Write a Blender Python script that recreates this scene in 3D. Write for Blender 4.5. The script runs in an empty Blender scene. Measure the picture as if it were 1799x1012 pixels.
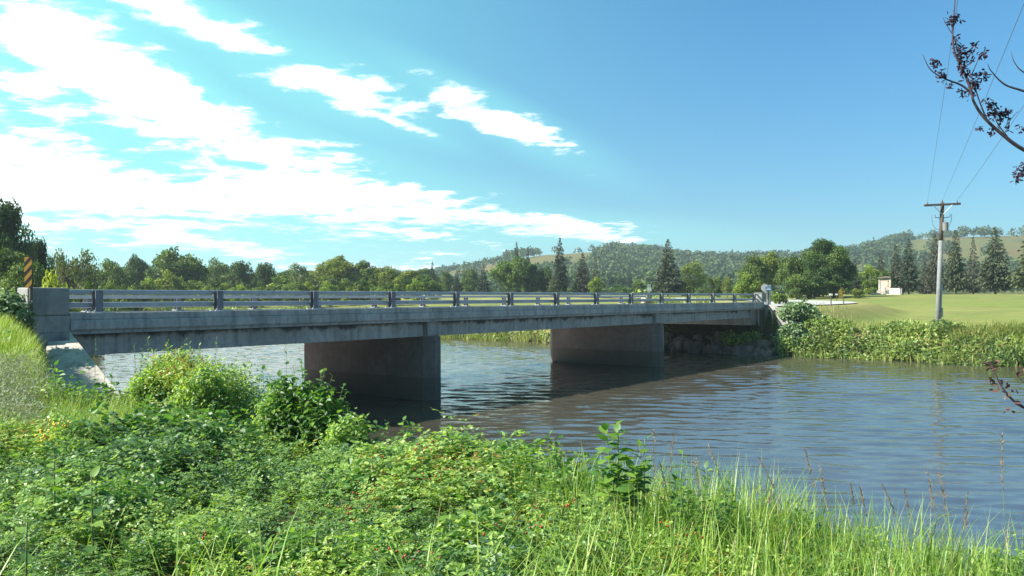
import bpy, math, random
import numpy as np
from mathutils import Vector, Matrix
R = math.radians
scene = bpy.context.scene
COL = scene.collection

# ------------------------------------------------------------------ camera
FPX, CX, HY, EYE = 1550.0, 900.0, 520.0, 3.3      # focal length / centre / horizon of the photo (1799 px wide), eye above the water
cam_data = bpy.data.cameras.new('camera')
cam = bpy.data.objects.new('camera', cam_data); COL.objects.link(cam)
cam.location = (0, 0, EYE); cam.rotation_euler = (R(90), 0, 0)
cam_data.sensor_width = 36; cam_data.lens = FPX / 1799 * 36
cam_data.shift_y = (HY - 506) / 1799
cam_data.clip_end = 6000; cam_data.clip_start = 0.05
scene.camera = cam
scene.view_settings.view_transform = 'Standard'
scene.view_settings.look = 'None'
scene.view_settings.exposure = 1.36
scene.view_settings.gamma = 1
scene.view_settings.use_curve_mapping = False
scene.cycles.max_bounces = 6
scene.cycles.transparent_max_bounces = 6

# ------------------------------------------------------------------ node helpers
class NT:
    def __init__(s, tree): s.t = tree; s.n = tree.nodes; s.l = tree.links
    def new(s, typ, **kw):
        n = s.n.new(typ)
        for k, v in kw.items(): setattr(n, k, v)
        return n
    def link(s, a, b): s.l.new(a, b)
    def val(s, sock, v):
        if hasattr(v, 'is_output') or hasattr(v, 'links'): s.l.new(v, sock)
        else: sock.default_value = v
    def m(s, op, a, b=None, c=None, clamp=False):
        n = s.n.new('ShaderNodeMath'); n.operation = op; n.use_clamp = clamp
        s.val(n.inputs[0], a)
        if b is not None: s.val(n.inputs[1], b)
        if c is not None: s.val(n.inputs[2], c)
        return n.outputs[0]
    def ss(s, x, lo, hi, o0=0.0, o1=1.0):
        n = s.n.new('ShaderNodeMapRange'); n.interpolation_type = 'SMOOTHSTEP'
        s.val(n.inputs[0], x); n.inputs[1].default_value = lo; n.inputs[2].default_value = hi
        n.inputs[3].default_value = o0; n.inputs[4].default_value = o1
        return n.outputs[0]
    def mix(s, f, a, b, mode='MIX'):
        n = s.n.new('ShaderNodeMix'); n.data_type = 'RGBA'; n.blend_type = mode
        s.val(n.inputs[0], f)
        for i, v in ((6, a), (7, b)):
            if isinstance(v, tuple): n.inputs[i].default_value = (*v[:3], 1)
            else: s.l.new(v, n.inputs[i])
        return n.outputs[2]
    def noise(s, vec, scale, detail=4, rough=.55, dist=0.0):
        n = s.n.new('ShaderNodeTexNoise'); n.inputs['Scale'].default_value = scale
        n.inputs['Detail'].default_value = detail; n.inputs['Roughness'].default_value = rough
        n.inputs['Distortion'].default_value = dist
        if vec is not None: s.l.new(vec, n.inputs['Vector'])
        return n.outputs['Fac']
    def xyz(s, v):
        n = s.n.new('ShaderNodeSeparateXYZ'); s.l.new(v, n.inputs[0]); return n.outputs
    def comb(s, x, y, z):
        n = s.n.new('ShaderNodeCombineXYZ')
        for i, v in enumerate((x, y, z)): s.val(n.inputs[i], v)
        return n.outputs[0]

# ------------------------------------------------------------------ sun, sky
SUN_AZ, SUN_EL = R(-101), R(38)
sun_dir = Vector((math.sin(SUN_AZ) * math.cos(SUN_EL), math.cos(SUN_AZ) * math.cos(SUN_EL), math.sin(SUN_EL)))
sd = bpy.data.lights.new('sun', 'SUN'); sd.energy = 5.0; sd.angle = R(0.53); sd.color = (1.0, .945, .86)
sun = bpy.data.objects.new('sun', sd); COL.objects.link(sun); sun.location = (-60, 10, 60)
sun.rotation_euler = sun_dir.to_track_quat('Z', 'Y').to_euler()

world = bpy.data.worlds.new('World'); scene.world = world; world.use_nodes = True
w = NT(world.node_tree); w.n.clear()
out = w.new('ShaderNodeOutputWorld'); bg = w.new('ShaderNodeBackground'); bg.inputs[1].default_value = .0605
sky = w.new('ShaderNodeTexSky', sky_type='NISHITA'); sky.sun_disc = False
sky.sun_elevation = SUN_EL; sky.sun_rotation = SUN_AZ; sky.air_density = 1.0; sky.dust_density = .6; sky.ozone_density = 1.4
tc = w.new('ShaderNodeTexCoord'); D = tc.outputs['Generated']
dx, dy, dz = w.xyz(D)
azm = w.m('ARCTAN2', dx, dy)
ele = w.m('ARCSINE', dz)
zz = w.m('ADD', w.m('MAXIMUM', dz, 0.0), 0.09)
pl = w.comb(w.m('DIVIDE', dx, zz), w.m('DIVIDE', dy, zz), 0.0)
nA = w.noise(pl, 1.3, 10, .62, .4)
nB = w.noise(pl, 6.0, 8, .65, .2)
nC = w.noise(w.comb(w.m('MULTIPLY', azm, 5.0), w.m('MULTIPLY', ele, 26.0), 0.0), 1.3, 7, .58)
def azel(px, py):
    u = (px - CX) / FPX; v = (HY - py) / FPX
    return math.atan(u), math.atan(v / math.hypot(1, u))
# cloud bodies on the dome: centre, half length, half height, tilt
blobs = [((-150, 330), 900, 72, -7), ((130, 330), 560, 68, -12), ((620, 365), 330, 62, -10), ((860, 393), 385, 27, -4.5),
         ((90, 60), 250, 52, -34), ((280, 165), 260, 48, -26), ((420, 255), 240, 40, -14), ((-300, 120), 420, 90, -30),
         ((320, 25), 180, 24, -17), ((600, 155), 112, 30, -15), ((870, 205), 142, 24, -25), ((700, 215), 60, 8, -20),
         ((60, 235), 90, 16, -10), ((420, 465), 480, 13, -1), ((500, 430), 330, 20, -2), ((60, 160), 80, 24, -20), ((-500, 430), 500, 30, 0)]
field = None
for (px, py), hl, hh, tilt in blobs:
    a0, e0 = azel(px, py); a1 = hl / FPX * .9; b1 = hh / FPX * .93
    c, s_ = math.cos(R(tilt)), math.sin(R(tilt))
    ua = w.m('SUBTRACT', azm, a0); ve = w.m('SUBTRACT', ele, e0)
    p = w.m('MULTIPLY_ADD', ua, c / a1, w.m('MULTIPLY', ve, s_ / a1))
    q = w.m('MULTIPLY_ADD', ua, -s_ / b1, w.m('MULTIPLY', ve, c / b1))
    r2 = w.m('ADD', w.m('MULTIPLY', p, p), w.m('MULTIPLY', q, q))
    f = w.m('SUBTRACT', 1.0, w.m('SQRT', r2))
    if hl < 260: f = w.m('MULTIPLY', f, .62 if hl > 130 and (px, py) not in ((90, 60),) else .42)
    field = f if field is None else w.m('SMOOTH_MAX', field, f, .12)
field = w.m('MINIMUM', field, .46)
dens = w.m('ADD', w.m('MULTIPLY', field, 1.15), w.m('ADD', w.m('MULTIPLY', w.m('SUBTRACT', nA, .5), 1.9), w.m('ADD', w.m('MULTIPLY', w.m('SUBTRACT', nB, .5), 2.5), w.m('MULTIPLY', w.m('SUBTRACT', nC, .5), 1.5))))
greyn = w.ss(w.noise(w.comb(w.m('MULTIPLY', azm, 4.0), w.m('MULTIPLY', ele, 30.0), 0.0), 1.6, 6, .6), .37, .57)
low = w.ss(ele, .045, .125, 1.0, 0.0)
dens = w.m('SUBTRACT', dens, w.m('MULTIPLY', w.m('MULTIPLY', greyn, low), .75))
cloud = w.m('POWER', w.ss(dens, -.22, .42), 1.25)
veil = w.m('ADD', w.m('MULTIPLY', w.ss(azm, -.75, .35, 1.0, 0.0), .62), w.m('MULTIPLY', w.ss(field, -1.2, .3), .25))
up = w.ss(dz, .0, .02)
cloud = w.m('MULTIPLY', cloud, up)
ccol = w.mix(w.m('MULTIPLY', greyn, w.m('MULTIPLY_ADD', low, .88, .10)), (11, 11.1, 11.1), (4.2, 7.6, 7.5))
skyc = w.mix(1.0, sky.outputs[0], w.mix(w.ss(ele, .0, .36), (.36, .69, .86), (.315, .83, 1.06)), 'MULTIPLY')
skyc = w.mix(w.m('MULTIPLY', veil, up), skyc, (2.6, 7.6, 6.9))
final = w.mix(cloud, skyc, ccol)
w.link(final, bg.inputs[0]); w.link(bg.outputs[0], out.inputs[0])

# ------------------------------------------------------------------ small geometry helpers
rs = np.random.RandomState(7)
mnt = np.array([1., 1, 1])
def unit(v):
    return v / np.maximum(np.linalg.norm(v, axis=-1, keepdims=True), 1e-9)
def px(x, y, Y):                                   # a photo pixel at distance Y -> world point
    return np.array([(x - CX) / FPX * Y, Y, EYE + (HY - y) / FPX * Y])
def smooth(t, a, b):
    t = np.clip((t - a) / (b - a), 0, 1); return t * t * (3 - 2 * t)
def vnoise(x, y, seed=0):
    x = np.asarray(x, float); y = np.asarray(y, float)
    xi = np.floor(x).astype(np.int64); yi = np.floor(y).astype(np.int64); fx = x - xi; fy = y - yi
    def h(a, b):
        n = (a * 374761393 + b * 668265263 + seed * 1442695041) & 0x7fffffff
        n = ((n ^ (n >> 13)) * 1274126177) & 0x7fffffff
        return ((n ^ (n >> 16)) & 0xffff) / 65535.0
    u = fx * fx * (3 - 2 * fx); v = fy * fy * (3 - 2 * fy)
    return (h(xi, yi) * (1 - u) + h(xi + 1, yi) * u) * (1 - v) + (h(xi, yi + 1) * (1 - u) + h(xi + 1, yi + 1) * u) * v
def fbm(x, y, seed=0, o=4):
    t = 0; a = .5
    for i in range(o):
        t = t + a * vnoise(x * 2 ** i + 17 * i, y * 2 ** i - 9 * i, seed + i); a *= .5
    return t

def np_mesh(name, verts, polys, mats, attrs=None, smooth_sh=False, mat_idx=None):
    """polys: list of (M,k) index arrays"""
    me = bpy.data.meshes.new(name)
    verts = np.asarray(verts, dtype=np.float32)
    me.vertices.add(len(verts)); me.vertices.foreach_set('co', verts.ravel())
    loops = np.concatenate([p.ravel() for p in polys]).astype(np.int32)
    sizes = np.concatenate([np.full(len(p), p.shape[1]) for p in polys]).astype(np.int32)
    starts = np.concatenate([[0], np.cumsum(sizes)[:-1]]).astype(np.int32)
    me.loops.add(len(loops)); me.loops.foreach_set('vertex_index', loops)
    me.polygons.add(len(sizes)); me.polygons.foreach_set('loop_start', starts)
    try: me.polygons.foreach_set('loop_total', sizes)
    except Exception: pass
    for k, a in (attrs or {}).items():
        at = me.attributes.new(k, 'FLOAT', 'POINT'); at.data.foreach_set('value', np.asarray(a, np.float32).ravel())
    for m in (mats if isinstance(mats, (list, tuple)) else [mats]): me.materials.append(m)
    if mat_idx is not None: me.polygons.foreach_set('material_index', np.asarray(mat_idx, np.int32))
    me.polygons.foreach_set('use_smooth', np.full(len(sizes), bool(smooth_sh)))
    me.update(calc_edges=True); me.validate()
    return me

class MB:
    """collects boxes, tubes and prisms into one mesh"""
    def __init__(s): s.v = []; s.f = []
    def add(s, vs, fs):
        o = len(s.v); s.v += [tuple(map(float, p)) for p in vs]; s.f += [tuple(i + o for i in f) for f in fs]; return s
    def hexa(s, p):      # 8 corners: bottom 4 ccw, top 4 ccw
        return s.add(p, [(3, 2, 1, 0), (4, 5, 6, 7), (0, 1, 5, 4), (1, 2, 6, 5), (2, 3, 7, 6), (3, 0, 4, 7)])
    def box(s, c, size, rz=0.0, ax=None):
        c = np.array(c, float); hx, hy, hz = [k / 2 for k in size]
        if ax is None:
            X = np.array([math.cos(rz), math.sin(rz), 0]); Yv = np.array([-math.sin(rz), math.cos(rz), 0]); Z = np.array([0, 0, 1.])
        else: X, Yv, Z = [np.array(a, float) for a in ax]
        P = [c + a * hx * X + b * hy * Yv + d * hz * Z for d in (-1, 1) for a, b in ((-1, -1), (1, -1), (1, 1), (-1, 1))]
        return s.hexa(P)
    def prism(s, poly, off):     # planar polygon (3d points) swept by off
        n = len(poly); poly = [np.array(p, float) for p in poly]; off = np.array(off, float)
        return s.add(poly + [p + off for p in poly], [tuple(range(n))[::-1], tuple(range(n, 2 * n))] + [(i, (i + 1) % n, (i + 1) % n + n, i + n) for i in range(n)])
    def tube(s, pts, rad, n=8, caps=True):
        pts = [np.array(p, float) for p in pts]; k = len(pts)
        rad = [rad] * k if np.isscalar(rad) else rad
        ring = []; prev = None
        for i, p in enumerate(pts):
            t = unit((pts[min(i + 1, k - 1)] - pts[max(i - 1, 0)])[None])[0]
            if prev is None:
                a = np.array([0, 0, 1.]) if abs(t[2]) < .9 else np.array([1., 0, 0])
                u = unit(np.cross(t, a)[None])[0]
            else: u = unit((prev - t * np.dot(prev, t))[None])[0]
            prev = u; v = np.cross(t, u)
            ring += [p + rad[i] * (math.cos(2 * math.pi * j / n) * u + math.sin(2 * math.pi * j / n) * v) for j in range(n)]
        fs = [(i * n + j, i * n + (j + 1) % n, (i + 1) * n + (j + 1) % n, (i + 1) * n + j) for i in range(k - 1) for j in range(n)]
        if caps: fs += [tuple(range(n))[::-1], tuple(range((k - 1) * n, k * n))]
        return s.add(ring, fs)
    def mesh(s, name, mat, origin=(0, 0, 0), sm=False):
        me = bpy.data.meshes.new(name); o = np.array(origin, float)
        me.from_pydata([tuple(np.array(p) - o) for p in s.v], [], s.f)
        me.materials.append(mat)
        if sm: me.polygons.foreach_set('use_smooth', [True] * len(me.polygons))
        me.update(); return me

def link(name, me, parent=None, loc=(0, 0, 0)):
    o = bpy.data.objects.new(name, me); COL.objects.link(o); o.location = loc
    if parent is not None: o.parent = parent
    return o
def tag(o, label=None, cat=None, group=None, kind=None):
    if label: o['label'] = label
    if cat: o['category'] = cat
    if group: o['group'] = group
    if kind: o['kind'] = kind
    return o
def thing(name, loc, label, cat, group=None, rz=0.0):
    o = bpy.data.objects.new(name, None); COL.objects.link(o); o.location = tuple(map(float, loc)); o.rotation_euler = (0, 0, rz)
    o.empty_display_size = .3
    return tag(o, label, cat, group)
def part(root, name, mb, mat, sm=False, bevel=0.0, parent=None, world=True):
    """mesh part given in world coordinates under an unrotated root"""
    org = np.array(root.location)
    p = parent or root
    if parent is not None: org = org + np.array(parent.location)
    o = link(name, mb.mesh(name, mat, org if world else (0, 0, 0), sm), p)
    if bevel:
        b = o.modifiers.new('bevel', 'BEVEL'); b.width = bevel; b.segments = 2; b.limit_method = 'ANGLE'
    return o

# ------------------------------------------------------------------ materials
def mat_base(name):
    m = bpy.data.materials.new(name); m.use_nodes = True
    t = NT(m.node_tree); b = t.n['Principled BSDF']; return m, t, b
def simple(name, col, rough=.7, metal=0.0, var=.12, scale=6.0, bump=0.0):
    m, t, b = mat_base(name)
    g = t.new('ShaderNodeNewGeometry').outputs['Position']
    n = t.noise(g, scale, 5, .6)
    c = t.mix(t.ss(n, .3, .7), tuple(k * (1 - var) for k in col), tuple(min(1, k * (1 + var)) for k in col))
    t.link(c, b.inputs['Base Color']); b.inputs['Roughness'].default_value = rough; b.inputs['Metallic'].default_value = metal
    if bump:
        bp = t.new('ShaderNodeBump'); bp.inputs['Strength'].default_value = bump; bp.inputs['Distance'].default_value = .01
        t.link(t.noise(g, scale * 8, 4, .6), bp.inputs['Height']); t.link(bp.outputs[0], b.inputs['Normal'])
    return m
def concrete(name, col=(.33, .325, .31), stain_z=None, stain_under=None, drips=False, warm=None):
    m, t, b = mat_base(name)
    g = t.new('ShaderNodeNewGeometry').outputs['Position']; x, y, z = t.xyz(g)
    n1 = t.noise(g, .9, 6, .65); n2 = t.noise(g, 7, 5, .6); n3 = t.noise(g, 60, 3, .6)
    c = t.mix(t.ss(n1, .32, .68), tuple(k * .78 for k in col), tuple(k * 1.14 for k in col))
    c = t.mix(t.m('MULTIPLY', t.ss(n2, .42, .7), .55), c, tuple(k * .62 for k in col))
    st = t.noise(t.comb(t.m('MULTIPLY', x, 5.0), t.m('MULTIPLY', y, 5.0), t.m('MULTIPLY', z, .5)), 1.0, 5, .6)   # runs of dirt down the face
    c = t.mix(t.m('MULTIPLY', t.ss(st, .47, .66), .42), c, (.09, .087, .08))
    if stain_z is not None:      # tide mark left by the river
        e = t.m('ADD', z, t.m('MULTIPLY', t.m('SUBTRACT', n2, .5), .06))
        c = t.mix(t.ss(e, stain_z - .03, stain_z + .03, .72, 0.0), c, (.075, .062, .052))
        c = t.mix(t.ss(e, stain_z - .5, stain_z - .35, .0, 0.0), c, (.06, .05, .045))
    if drips:                     # dirt that has washed down from a joint
        hi, depth = drips
        nd = t.noise(t.comb(t.m('MULTIPLY', x, 2.2), t.m('MULTIPLY', y, 2.2), t.m('MULTIPLY', z, .8)), 1.0, 7, .7)
        nl = t.noise(g, .35, 2, .5)
        lim = t.m('SUBTRACT', hi, t.m('MULTIPLY', t.m('MULTIPLY', t.ss(nd, .25, .8), depth * 1.5), t.ss(nl, .3, .6, .35, 1.0)))
        k = t.m('MULTIPLY', t.ss(t.m('SUBTRACT', z, lim), -.07, .06), .85)
        c = t.mix(k, c, (.035, .03, .028))
    t.link(c, b.inputs['Base Color']); b.inputs['Roughness'].default_value = .85
    b.inputs['Specular IOR Level'].default_value = .25
    bp = t.new('ShaderNodeBump'); bp.inputs['Strength'].default_value = .35; bp.inputs['Distance'].default_value = .012
    t.link(t.m('ADD', t.m('MULTIPLY', n3, .5), n2), bp.inputs['Height']); t.link(bp.outputs[0], b.inputs['Normal'])
    return m
def leaf_mat(name, ramp, trans=.32, rough=.45, spec=.4, objcol=False):
    """ramp: colours along the per-leaf 'tint' attribute"""
    m, t, b = mat_base(name)
    at = t.new('ShaderNodeAttribute', attribute_name='tint')
    cr = t.new('ShaderNodeValToRGB'); e = cr.color_ramp.elements
    while len(e) > 1: e.remove(e[0])
    e[0].position = ramp[0][0]; e[0].color = (*ramp[0][1], 1)
    for p_, c_ in ramp[1:]:
        q = e.new(p_); q.color = (*c_, 1)
    t.link(at.outputs['Fac'], cr.inputs[0]); c = cr.outputs[0]
    if objcol:
        oi = t.new('ShaderNodeObjectInfo'); c = t.mix(1.0, c, oi.outputs['Color'], 'MULTIPLY')
    t.link(c, b.inputs['Base Color']); b.inputs['Roughness'].default_value = rough; b.inputs['Specular IOR Level'].default_value = spec
    tr = t.new('ShaderNodeBsdfTranslucent'); tcx = t.mix(1.0, c, (1.25, 1.35, .55), 'MULTIPLY'); t.link(tcx, tr.inputs[0])
    mx = t.new('ShaderNodeMixShader'); mx.inputs[0].default_value = trans
    t.link(b.outputs[0], mx.inputs[1]); t.link(tr.outputs[0], mx.inputs[2]); t.link(mx.outputs[0], t.n['Material Output'].inputs[0])
    return m

M = {}
M['conc'] = concrete('weathered_concrete', (.30, .295, .28))
M['conc_edge'] = concrete('deck_edge_concrete', (.34, .335, .32))
M['conc_girder'] = concrete('girder_concrete', (.33, .325, .31), drips=(2.50, .16))
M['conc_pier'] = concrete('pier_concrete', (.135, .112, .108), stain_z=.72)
M['conc_nose_skylit'] = concrete('skylit_nose_concrete', (.42, .42, .42), stain_z=.72)  # pier concrete made paler: sky light on the nose put into the colour
M['conc_light'] = concrete('pale_concrete', (.46, .42, .36))
M['steel'] = simple('galvanised_rail', (.30, .33, .36), .55, .25, .1, 3, .1)
M['post'] = simple('railing_post_steel', (.15, .15, .17), .55, .3, .25, 5, .2)
M['galv'] = simple('galvanised_steel', (.42, .43, .43), .5, .4, .12, 4)
M['wood_dark'] = simple('creosoted_wood', (.075, .055, .045), .8, 0, .3, 8, .3)
M['wood_grey'] = simple('weathered_pole_wood', (.17, .175, .175), .75, 0, .14, 5, .3)
M['white'] = simple('white_paint', (.74, .74, .72), .6, 0, .05, 4)
M['sign_white'] = simple('aged_white_board', (.52, .51, .50), .7, 0, .08, 3)
M['black'] = simple('black_paint', (.02, .02, .022), .5, 0, .1, 4)
M['blue'] = simple('blue_sign_paint', (.03, .14, .30), .5, 0, .05, 4)
M['wire'] = simple('wire_metal', (.10, .11, .13), .6, 0, .05, 4)
M['porcelain'] = simple('brown_porcelain', (.09, .05, .035), .3, 0, .05, 4)
M['xfmr'] = simple('transformer_paint', (.16, .16, .16), .5, 0, .1, 6)
M['tan'] = simple('tan_sign_panel', (.40, .33, .26), .7, 0, .12, 1.5)
M['road'] = simple('road_surface', (.36, .345, .33), .9, 0, .10, 1.5, .4)
M['gravel'] = simple('pale_gravel', (.45, .43, .39), .9, 0, .15, 4, .5)
M['paint_w'] = simple('road_paint_white', (.7, .7, .68), .7, 0, .06, 5)
M['paint_y'] = simple('road_paint_yellow', (.6, .42, .06), .7, 0, .06, 5)
M['bark'] = simple('bark', (.13, .10, .075), .9, 0, .3, 6, .4)
M['bark_dark'] = simple('purple_bark', (.06, .04, .05), .8, 0, .3, 10, .4)
M['stem'] = simple('green_stem', (.12, .15, .05), .7, 0, .25, 20)
M['rock'] = simple('riprap_stone', (.13, .095, .085), .9, 0, .35, 1.2, .5)
M['rock_light'] = simple('garden_rock', (.36, .31, .26), .9, 0, .3, 2, .5)
M['brown_post'] = simple('brown_post_paint', (.10, .07, .05), .7, 0, .2, 5)

def stripes_mat():
    m, t, b = mat_base('hazard_stripes')
    o = t.new('ShaderNodeTexCoord').outputs['Object']; x, y, z = t.xyz(o)
    s = t.m('FRACT', t.m('MULTIPLY', t.m('SUBTRACT', z, t.m('MULTIPLY', x, 1.15)), 5.2))
    k = t.m('GREATER_THAN', s, .5)
    t.link(t.mix(k, (.62, .27, .03), (.045, .02, .015)), b.inputs['Base Color']); b.inputs['Roughness'].default_value = .5
    return m
M['stripes'] = stripes_mat()

# ------------------------------------------------------------------ bridge frame: s along the bridge, d across it (away from camera)
ALPHA = math.atan(1100 / 1550)
DV = np.array([math.sin(ALPHA), math.cos(ALPHA), 0.0]); NV = np.array([-math.cos(ALPHA), math.sin(ALPHA), 0.0])
D0, D1 = 18.05, 25.9
S0, S1 = 9.6, 50.9
def B(s, d, z): return s * DV + d * NV + np.array([0, 0, z])
def bbox(mb, s0, s1, d0, d1, z0, z1, sup=True):
    """box in bridge coordinates; the far side lies a little lower (superelevation)"""
    f = (lambda d: -.12 * (d - D0) / (D1 - D0)) if sup else (lambda d: 0.0)
    return mb.hexa([B(s0, d0, z0 + f(d0)), B(s1, d0, z0 + f(d0)), B(s1, d1, z0 + f(d1)), B(s0, d1, z0 + f(d1)),
                    B(s0, d0, z1 + f(d0)), B(s1, d0, z1 + f(d0)), B(s1, d1, z1 + f(d1)), B(s0, d1, z1 + f(d1))])
DECK = 2.72

# ------------------------------------------------------------------ terrain
river = np.array([(130, -30), (60, -4), (25, 4.5), (12, 6.4), (7.5, 7.4), (4.2, 8.6), (1.6, 9.9), (-.6, 11.4), (-2.6, 13.2), (-4.6, 15.2), (-6.6, 17.2), (-8.2, 19.6),
                  (-12.5, 25.3), (-20, 35), (-30, 52), (-48, 72), (-90, 95), (-260, 125), (-260, 160), (-90, 128), (-50, 100), (-20, 79), (-5.3, 69), (1.9, 62), (6, 57), (10, 52.4),
                  (13.2, 51), (14.9, 48.9), (16.5, 47.2), (18, 46.6), (20, 44.6), (21, 43), (23.7, 41), (28, 39.6), (35, 37), (60, 30), (150, 0)], float)
def river_sd(x, y):
    """distance to the river's edge, negative in the water"""
    P = np.stack([np.ravel(x), np.ravel(y)], 1); best = np.full(len(P), 1e9); inside = np.zeros(len(P), bool)
    n = len(river)
    for i in range(n):
        a, b = river[i], river[(i + 1) % n]; ab = b - a
        t = np.clip(((P - a) @ ab) / (ab @ ab), 0, 1); dd = np.hypot(*(P - a - t[:, None] * ab).T); best = np.minimum(best, dd)
        c = ((a[1] > P[:, 1]) != (b[1] > P[:, 1])) & (P[:, 0] < (b[0] - a[0]) * (P[:, 1] - a[1]) / (b[1] - a[1] + 1e-12) + a[0])
        inside ^= c
    best[inside] *= -1
    return best.reshape(np.shape(x))
# road centre line after the bridge: curves to the left
road_pts = [B(-60, 22, 0)[:2], B(-20, 22, 0)[:2], B(0, 22, 0)[:2], B(S0, 22, 0)[:2], B(30, 22, 0)[:2], B(S1, 22, 0)[:2], B(58, 22, 0)[:2], (20.5, 66.5), (25.5, 76), (26.5, 87), (21.5, 100), (9, 116), (-12, 136), (-38, 160), (-75, 184), (-160, 205), (-300, 215)]
def catmull(pts, n):
    pts = [np.array(p, float) for p in pts]; pts = [2 * pts[0] - pts[1]] + pts + [2 * pts[-1] - pts[-2]]; o = []
    for i in range(1, len(pts) - 2):
        for k in range(n):
            t = k / n; p0, p1, p2, p3 = pts[i - 1:i + 3]
            o.append(.5 * (2 * p1 + (p2 - p0) * t + (2 * p0 - 5 * p1 + 4 * p2 - p3) * t * t + (3 * p1 - p0 - 3 * p2 + p3) * t ** 3))
    o.append(pts[-2]); return np.array(o)
road_cl = catmull(road_pts, 8)
def road_z_at(P):
    Y = P[:, 1]; s = P @ DV[:2]
    return np.where(s < S1 + 4, DECK - .06, DECK - .06 + smooth(Y, 55, 150) * .72)
road_z = road_z_at(road_cl)
def road_dist(x, y):
    P = np.stack([np.ravel(x), np.ravel(y)], 1); best = np.full(len(P), 1e9); bz = np.zeros(len(P))
    for i in range(len(road_cl) - 1):
        a, b = road_cl[i], road_cl[i + 1]; ab = b - a
        t = np.clip(((P - a) @ ab) / (ab @ ab), 0, 1); dd = np.hypot(*(P - a - t[:, None] * ab).T)
        k = dd < best; best[k] = dd[k]; bz[k] = (road_z[i] + (road_z[i + 1] - road_z[i]) * t)[k]
    return best.reshape(np.shape(x)), bz.reshape(np.shape(x))
hill_px = np.array([-6000, -2000, 0, 400, 600, 740, 830, 900, 960, 1050, 1130, 1200, 1300, 1400, 1480, 1540, 1600, 1650, 1799, 2200, 4000, 9000], float)
hill_py = np.array([500, 503, 502, 499, 495, 486, 473, 459, 452, 446, 448, 458, 461, 461, 454, 440, 424, 420, 415, 405, 420, 440], float)
def ground(x, y):
    x = np.asarray(x, float); y = np.asarray(y, float)
    sd_ = river_sd(x, y); s = x * DV[0] + y * DV[1]; d = x * NV[0] + y * NV[1]
    near = 1.5 + smooth(y, 5, 16) * smooth(-x, 1, 9) * .75 + .18 * (fbm(x * .5, y * .5, 3) - .5)
    near = near - smooth(x, 1.2, 6) * .55
    pq = CX + x / np.maximum(y, 1) * FPX
    near = near - 1.0 * smooth(pq, 50, 115) * smooth(y, 10.5, 13.8) * (x < 0) * (1 - smooth(pq, 190, 280) * (1 - smooth(y, 14.3, 15.5)) * .8) * (1 - smooth(pq, 600, 900))
    fieldz = 1.45 + 2.1 * smooth(sd_, 0, 85) + .1 * (fbm(x * .12, y * .12, 5) - .5)
    leftup = 2.1 + .9 * smooth(y, 40, 150)
    isright = smooth(x * .9 + y * .5, 24, 34) * (s > 28)
    isfar = smooth(y + .25 * x, 60, 66)
    base = np.where(np.maximum(isright, isfar) > .5, fieldz, np.where(d > 21, leftup, near))
    # banks
    bw = np.where(base == near, 2.3, 2.0)
    k = smooth(sd_, -.3, 1.0) ; k = np.clip((sd_ + .5) / bw, 0, 1); k = k ** .7
    h = -1.1 + (base + 1.1) * np.where(sd_ > -.5, np.maximum(k, .0) * .62 + .38 * smooth(sd_, -.5, 3.0), 0)
    h = np.where(sd_ < -.5, -1.1, h)
    h = np.where((sd_ >= -.5) & (sd_ < 0), np.minimum(h, -.02 + sd_ * .6), h)
    # road embankment
    rd, rz = road_dist(x, y); onb = (s > S0 + .3) & (s < S1 - .3)
    swall = 51.3 + (d - 18.03) * .62
    pit = (s > 40) & (s < swall - .1) & (d < 18.6) & (d > 13.5)
    e = np.where(onb | pit, 0, 1 - smooth(rd, 4.6, 8.0))
    e = e * (1 - smooth(pq, -10, 80) * (y < 19.4) * (d < 18.8) * (x < 0))
    h = np.where(pit, np.minimum(h, np.clip((s - 47.6) * .38, -1.1, 1.0)), h)
    h = h * (1 - e) + (rz - .05) * e
    h = np.where(onb & (d > 16.5) & (d < 27.5), np.minimum(h, .85), h)
    # hills
    pxl = CX + x / np.maximum(y, 60) * FPX
    top = EYE + (HY - np.interp(pxl, hill_px, hill_py)) / FPX * 720
    top = top + 3 * (fbm(x * .01, y * .01, 9) - .5)
    hk = smooth(y, 320, 720)
    # folds that run down the slope
    fold = (fbm(x * .02, y * .006, 12) - .5) * 14 * hk * (1 - hk) * 2
    h = h + np.where(y > 300, (top - 3.5) * hk + fold, 0)
    return h

def axis(n, lo, hi, fine, c0):
    u = np.linspace(-1, 1, n); k = 4.6
    a = np.sinh(k * u) / np.sinh(k)
    return c0 + np.where(a < 0, -a * (lo - c0), a * (hi - c0))
gx = np.unique(np.concatenate([axis(150, -2200, 2200, .3, 0), np.arange(-24, 34, .45)]))
gy = np.unique(np.concatenate([axis(120, -700, 2300, .3, 12), np.arange(-4, 72, .45), np.arange(72, 330, 4), np.arange(330, 760, 9)]))
GX, GY = np.meshgrid(gx, gy); GZ = ground(GX, GY)
nx, ny = len(gx), len(gy)
idx = np.arange(nx * ny).reshape(ny, nx)
quads = np.stack([idx[:-1, :-1], idx[:-1, 1:], idx[1:, 1:], idx[1:, :-1]], -1).reshape(-1, 4)
V = np.stack([GX, GY, GZ], -1).reshape(-1, 3)
SDg = river_sd(GX, GY).ravel()
rdg = road_dist(GX, GY)[0].ravel()
lawn = ((SDg > 1.2) & ((V[:, 0] * .9 + V[:, 1] * .5 > 28) | (V[:, 1] > 60))).astype(float)
dry = smooth(6.5 - SDg, 0, 4) * lawn * .75 + smooth(7.5 - rdg, 0, 2) * .5 * lawn
_s = V[:, :2] @ DV[:2]; _d = V[:, :2] @ NV[:2]
lawn[(_s > 40) & (_s < 51.35 + np.clip(_d - 18.0, -4, 0) * .62) & (_d > 13.5) & (_d < 27.5)] = 0
dry = dry * (lawn > 0)
hillk = smooth(V[:, 1], 330, 420)

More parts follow.
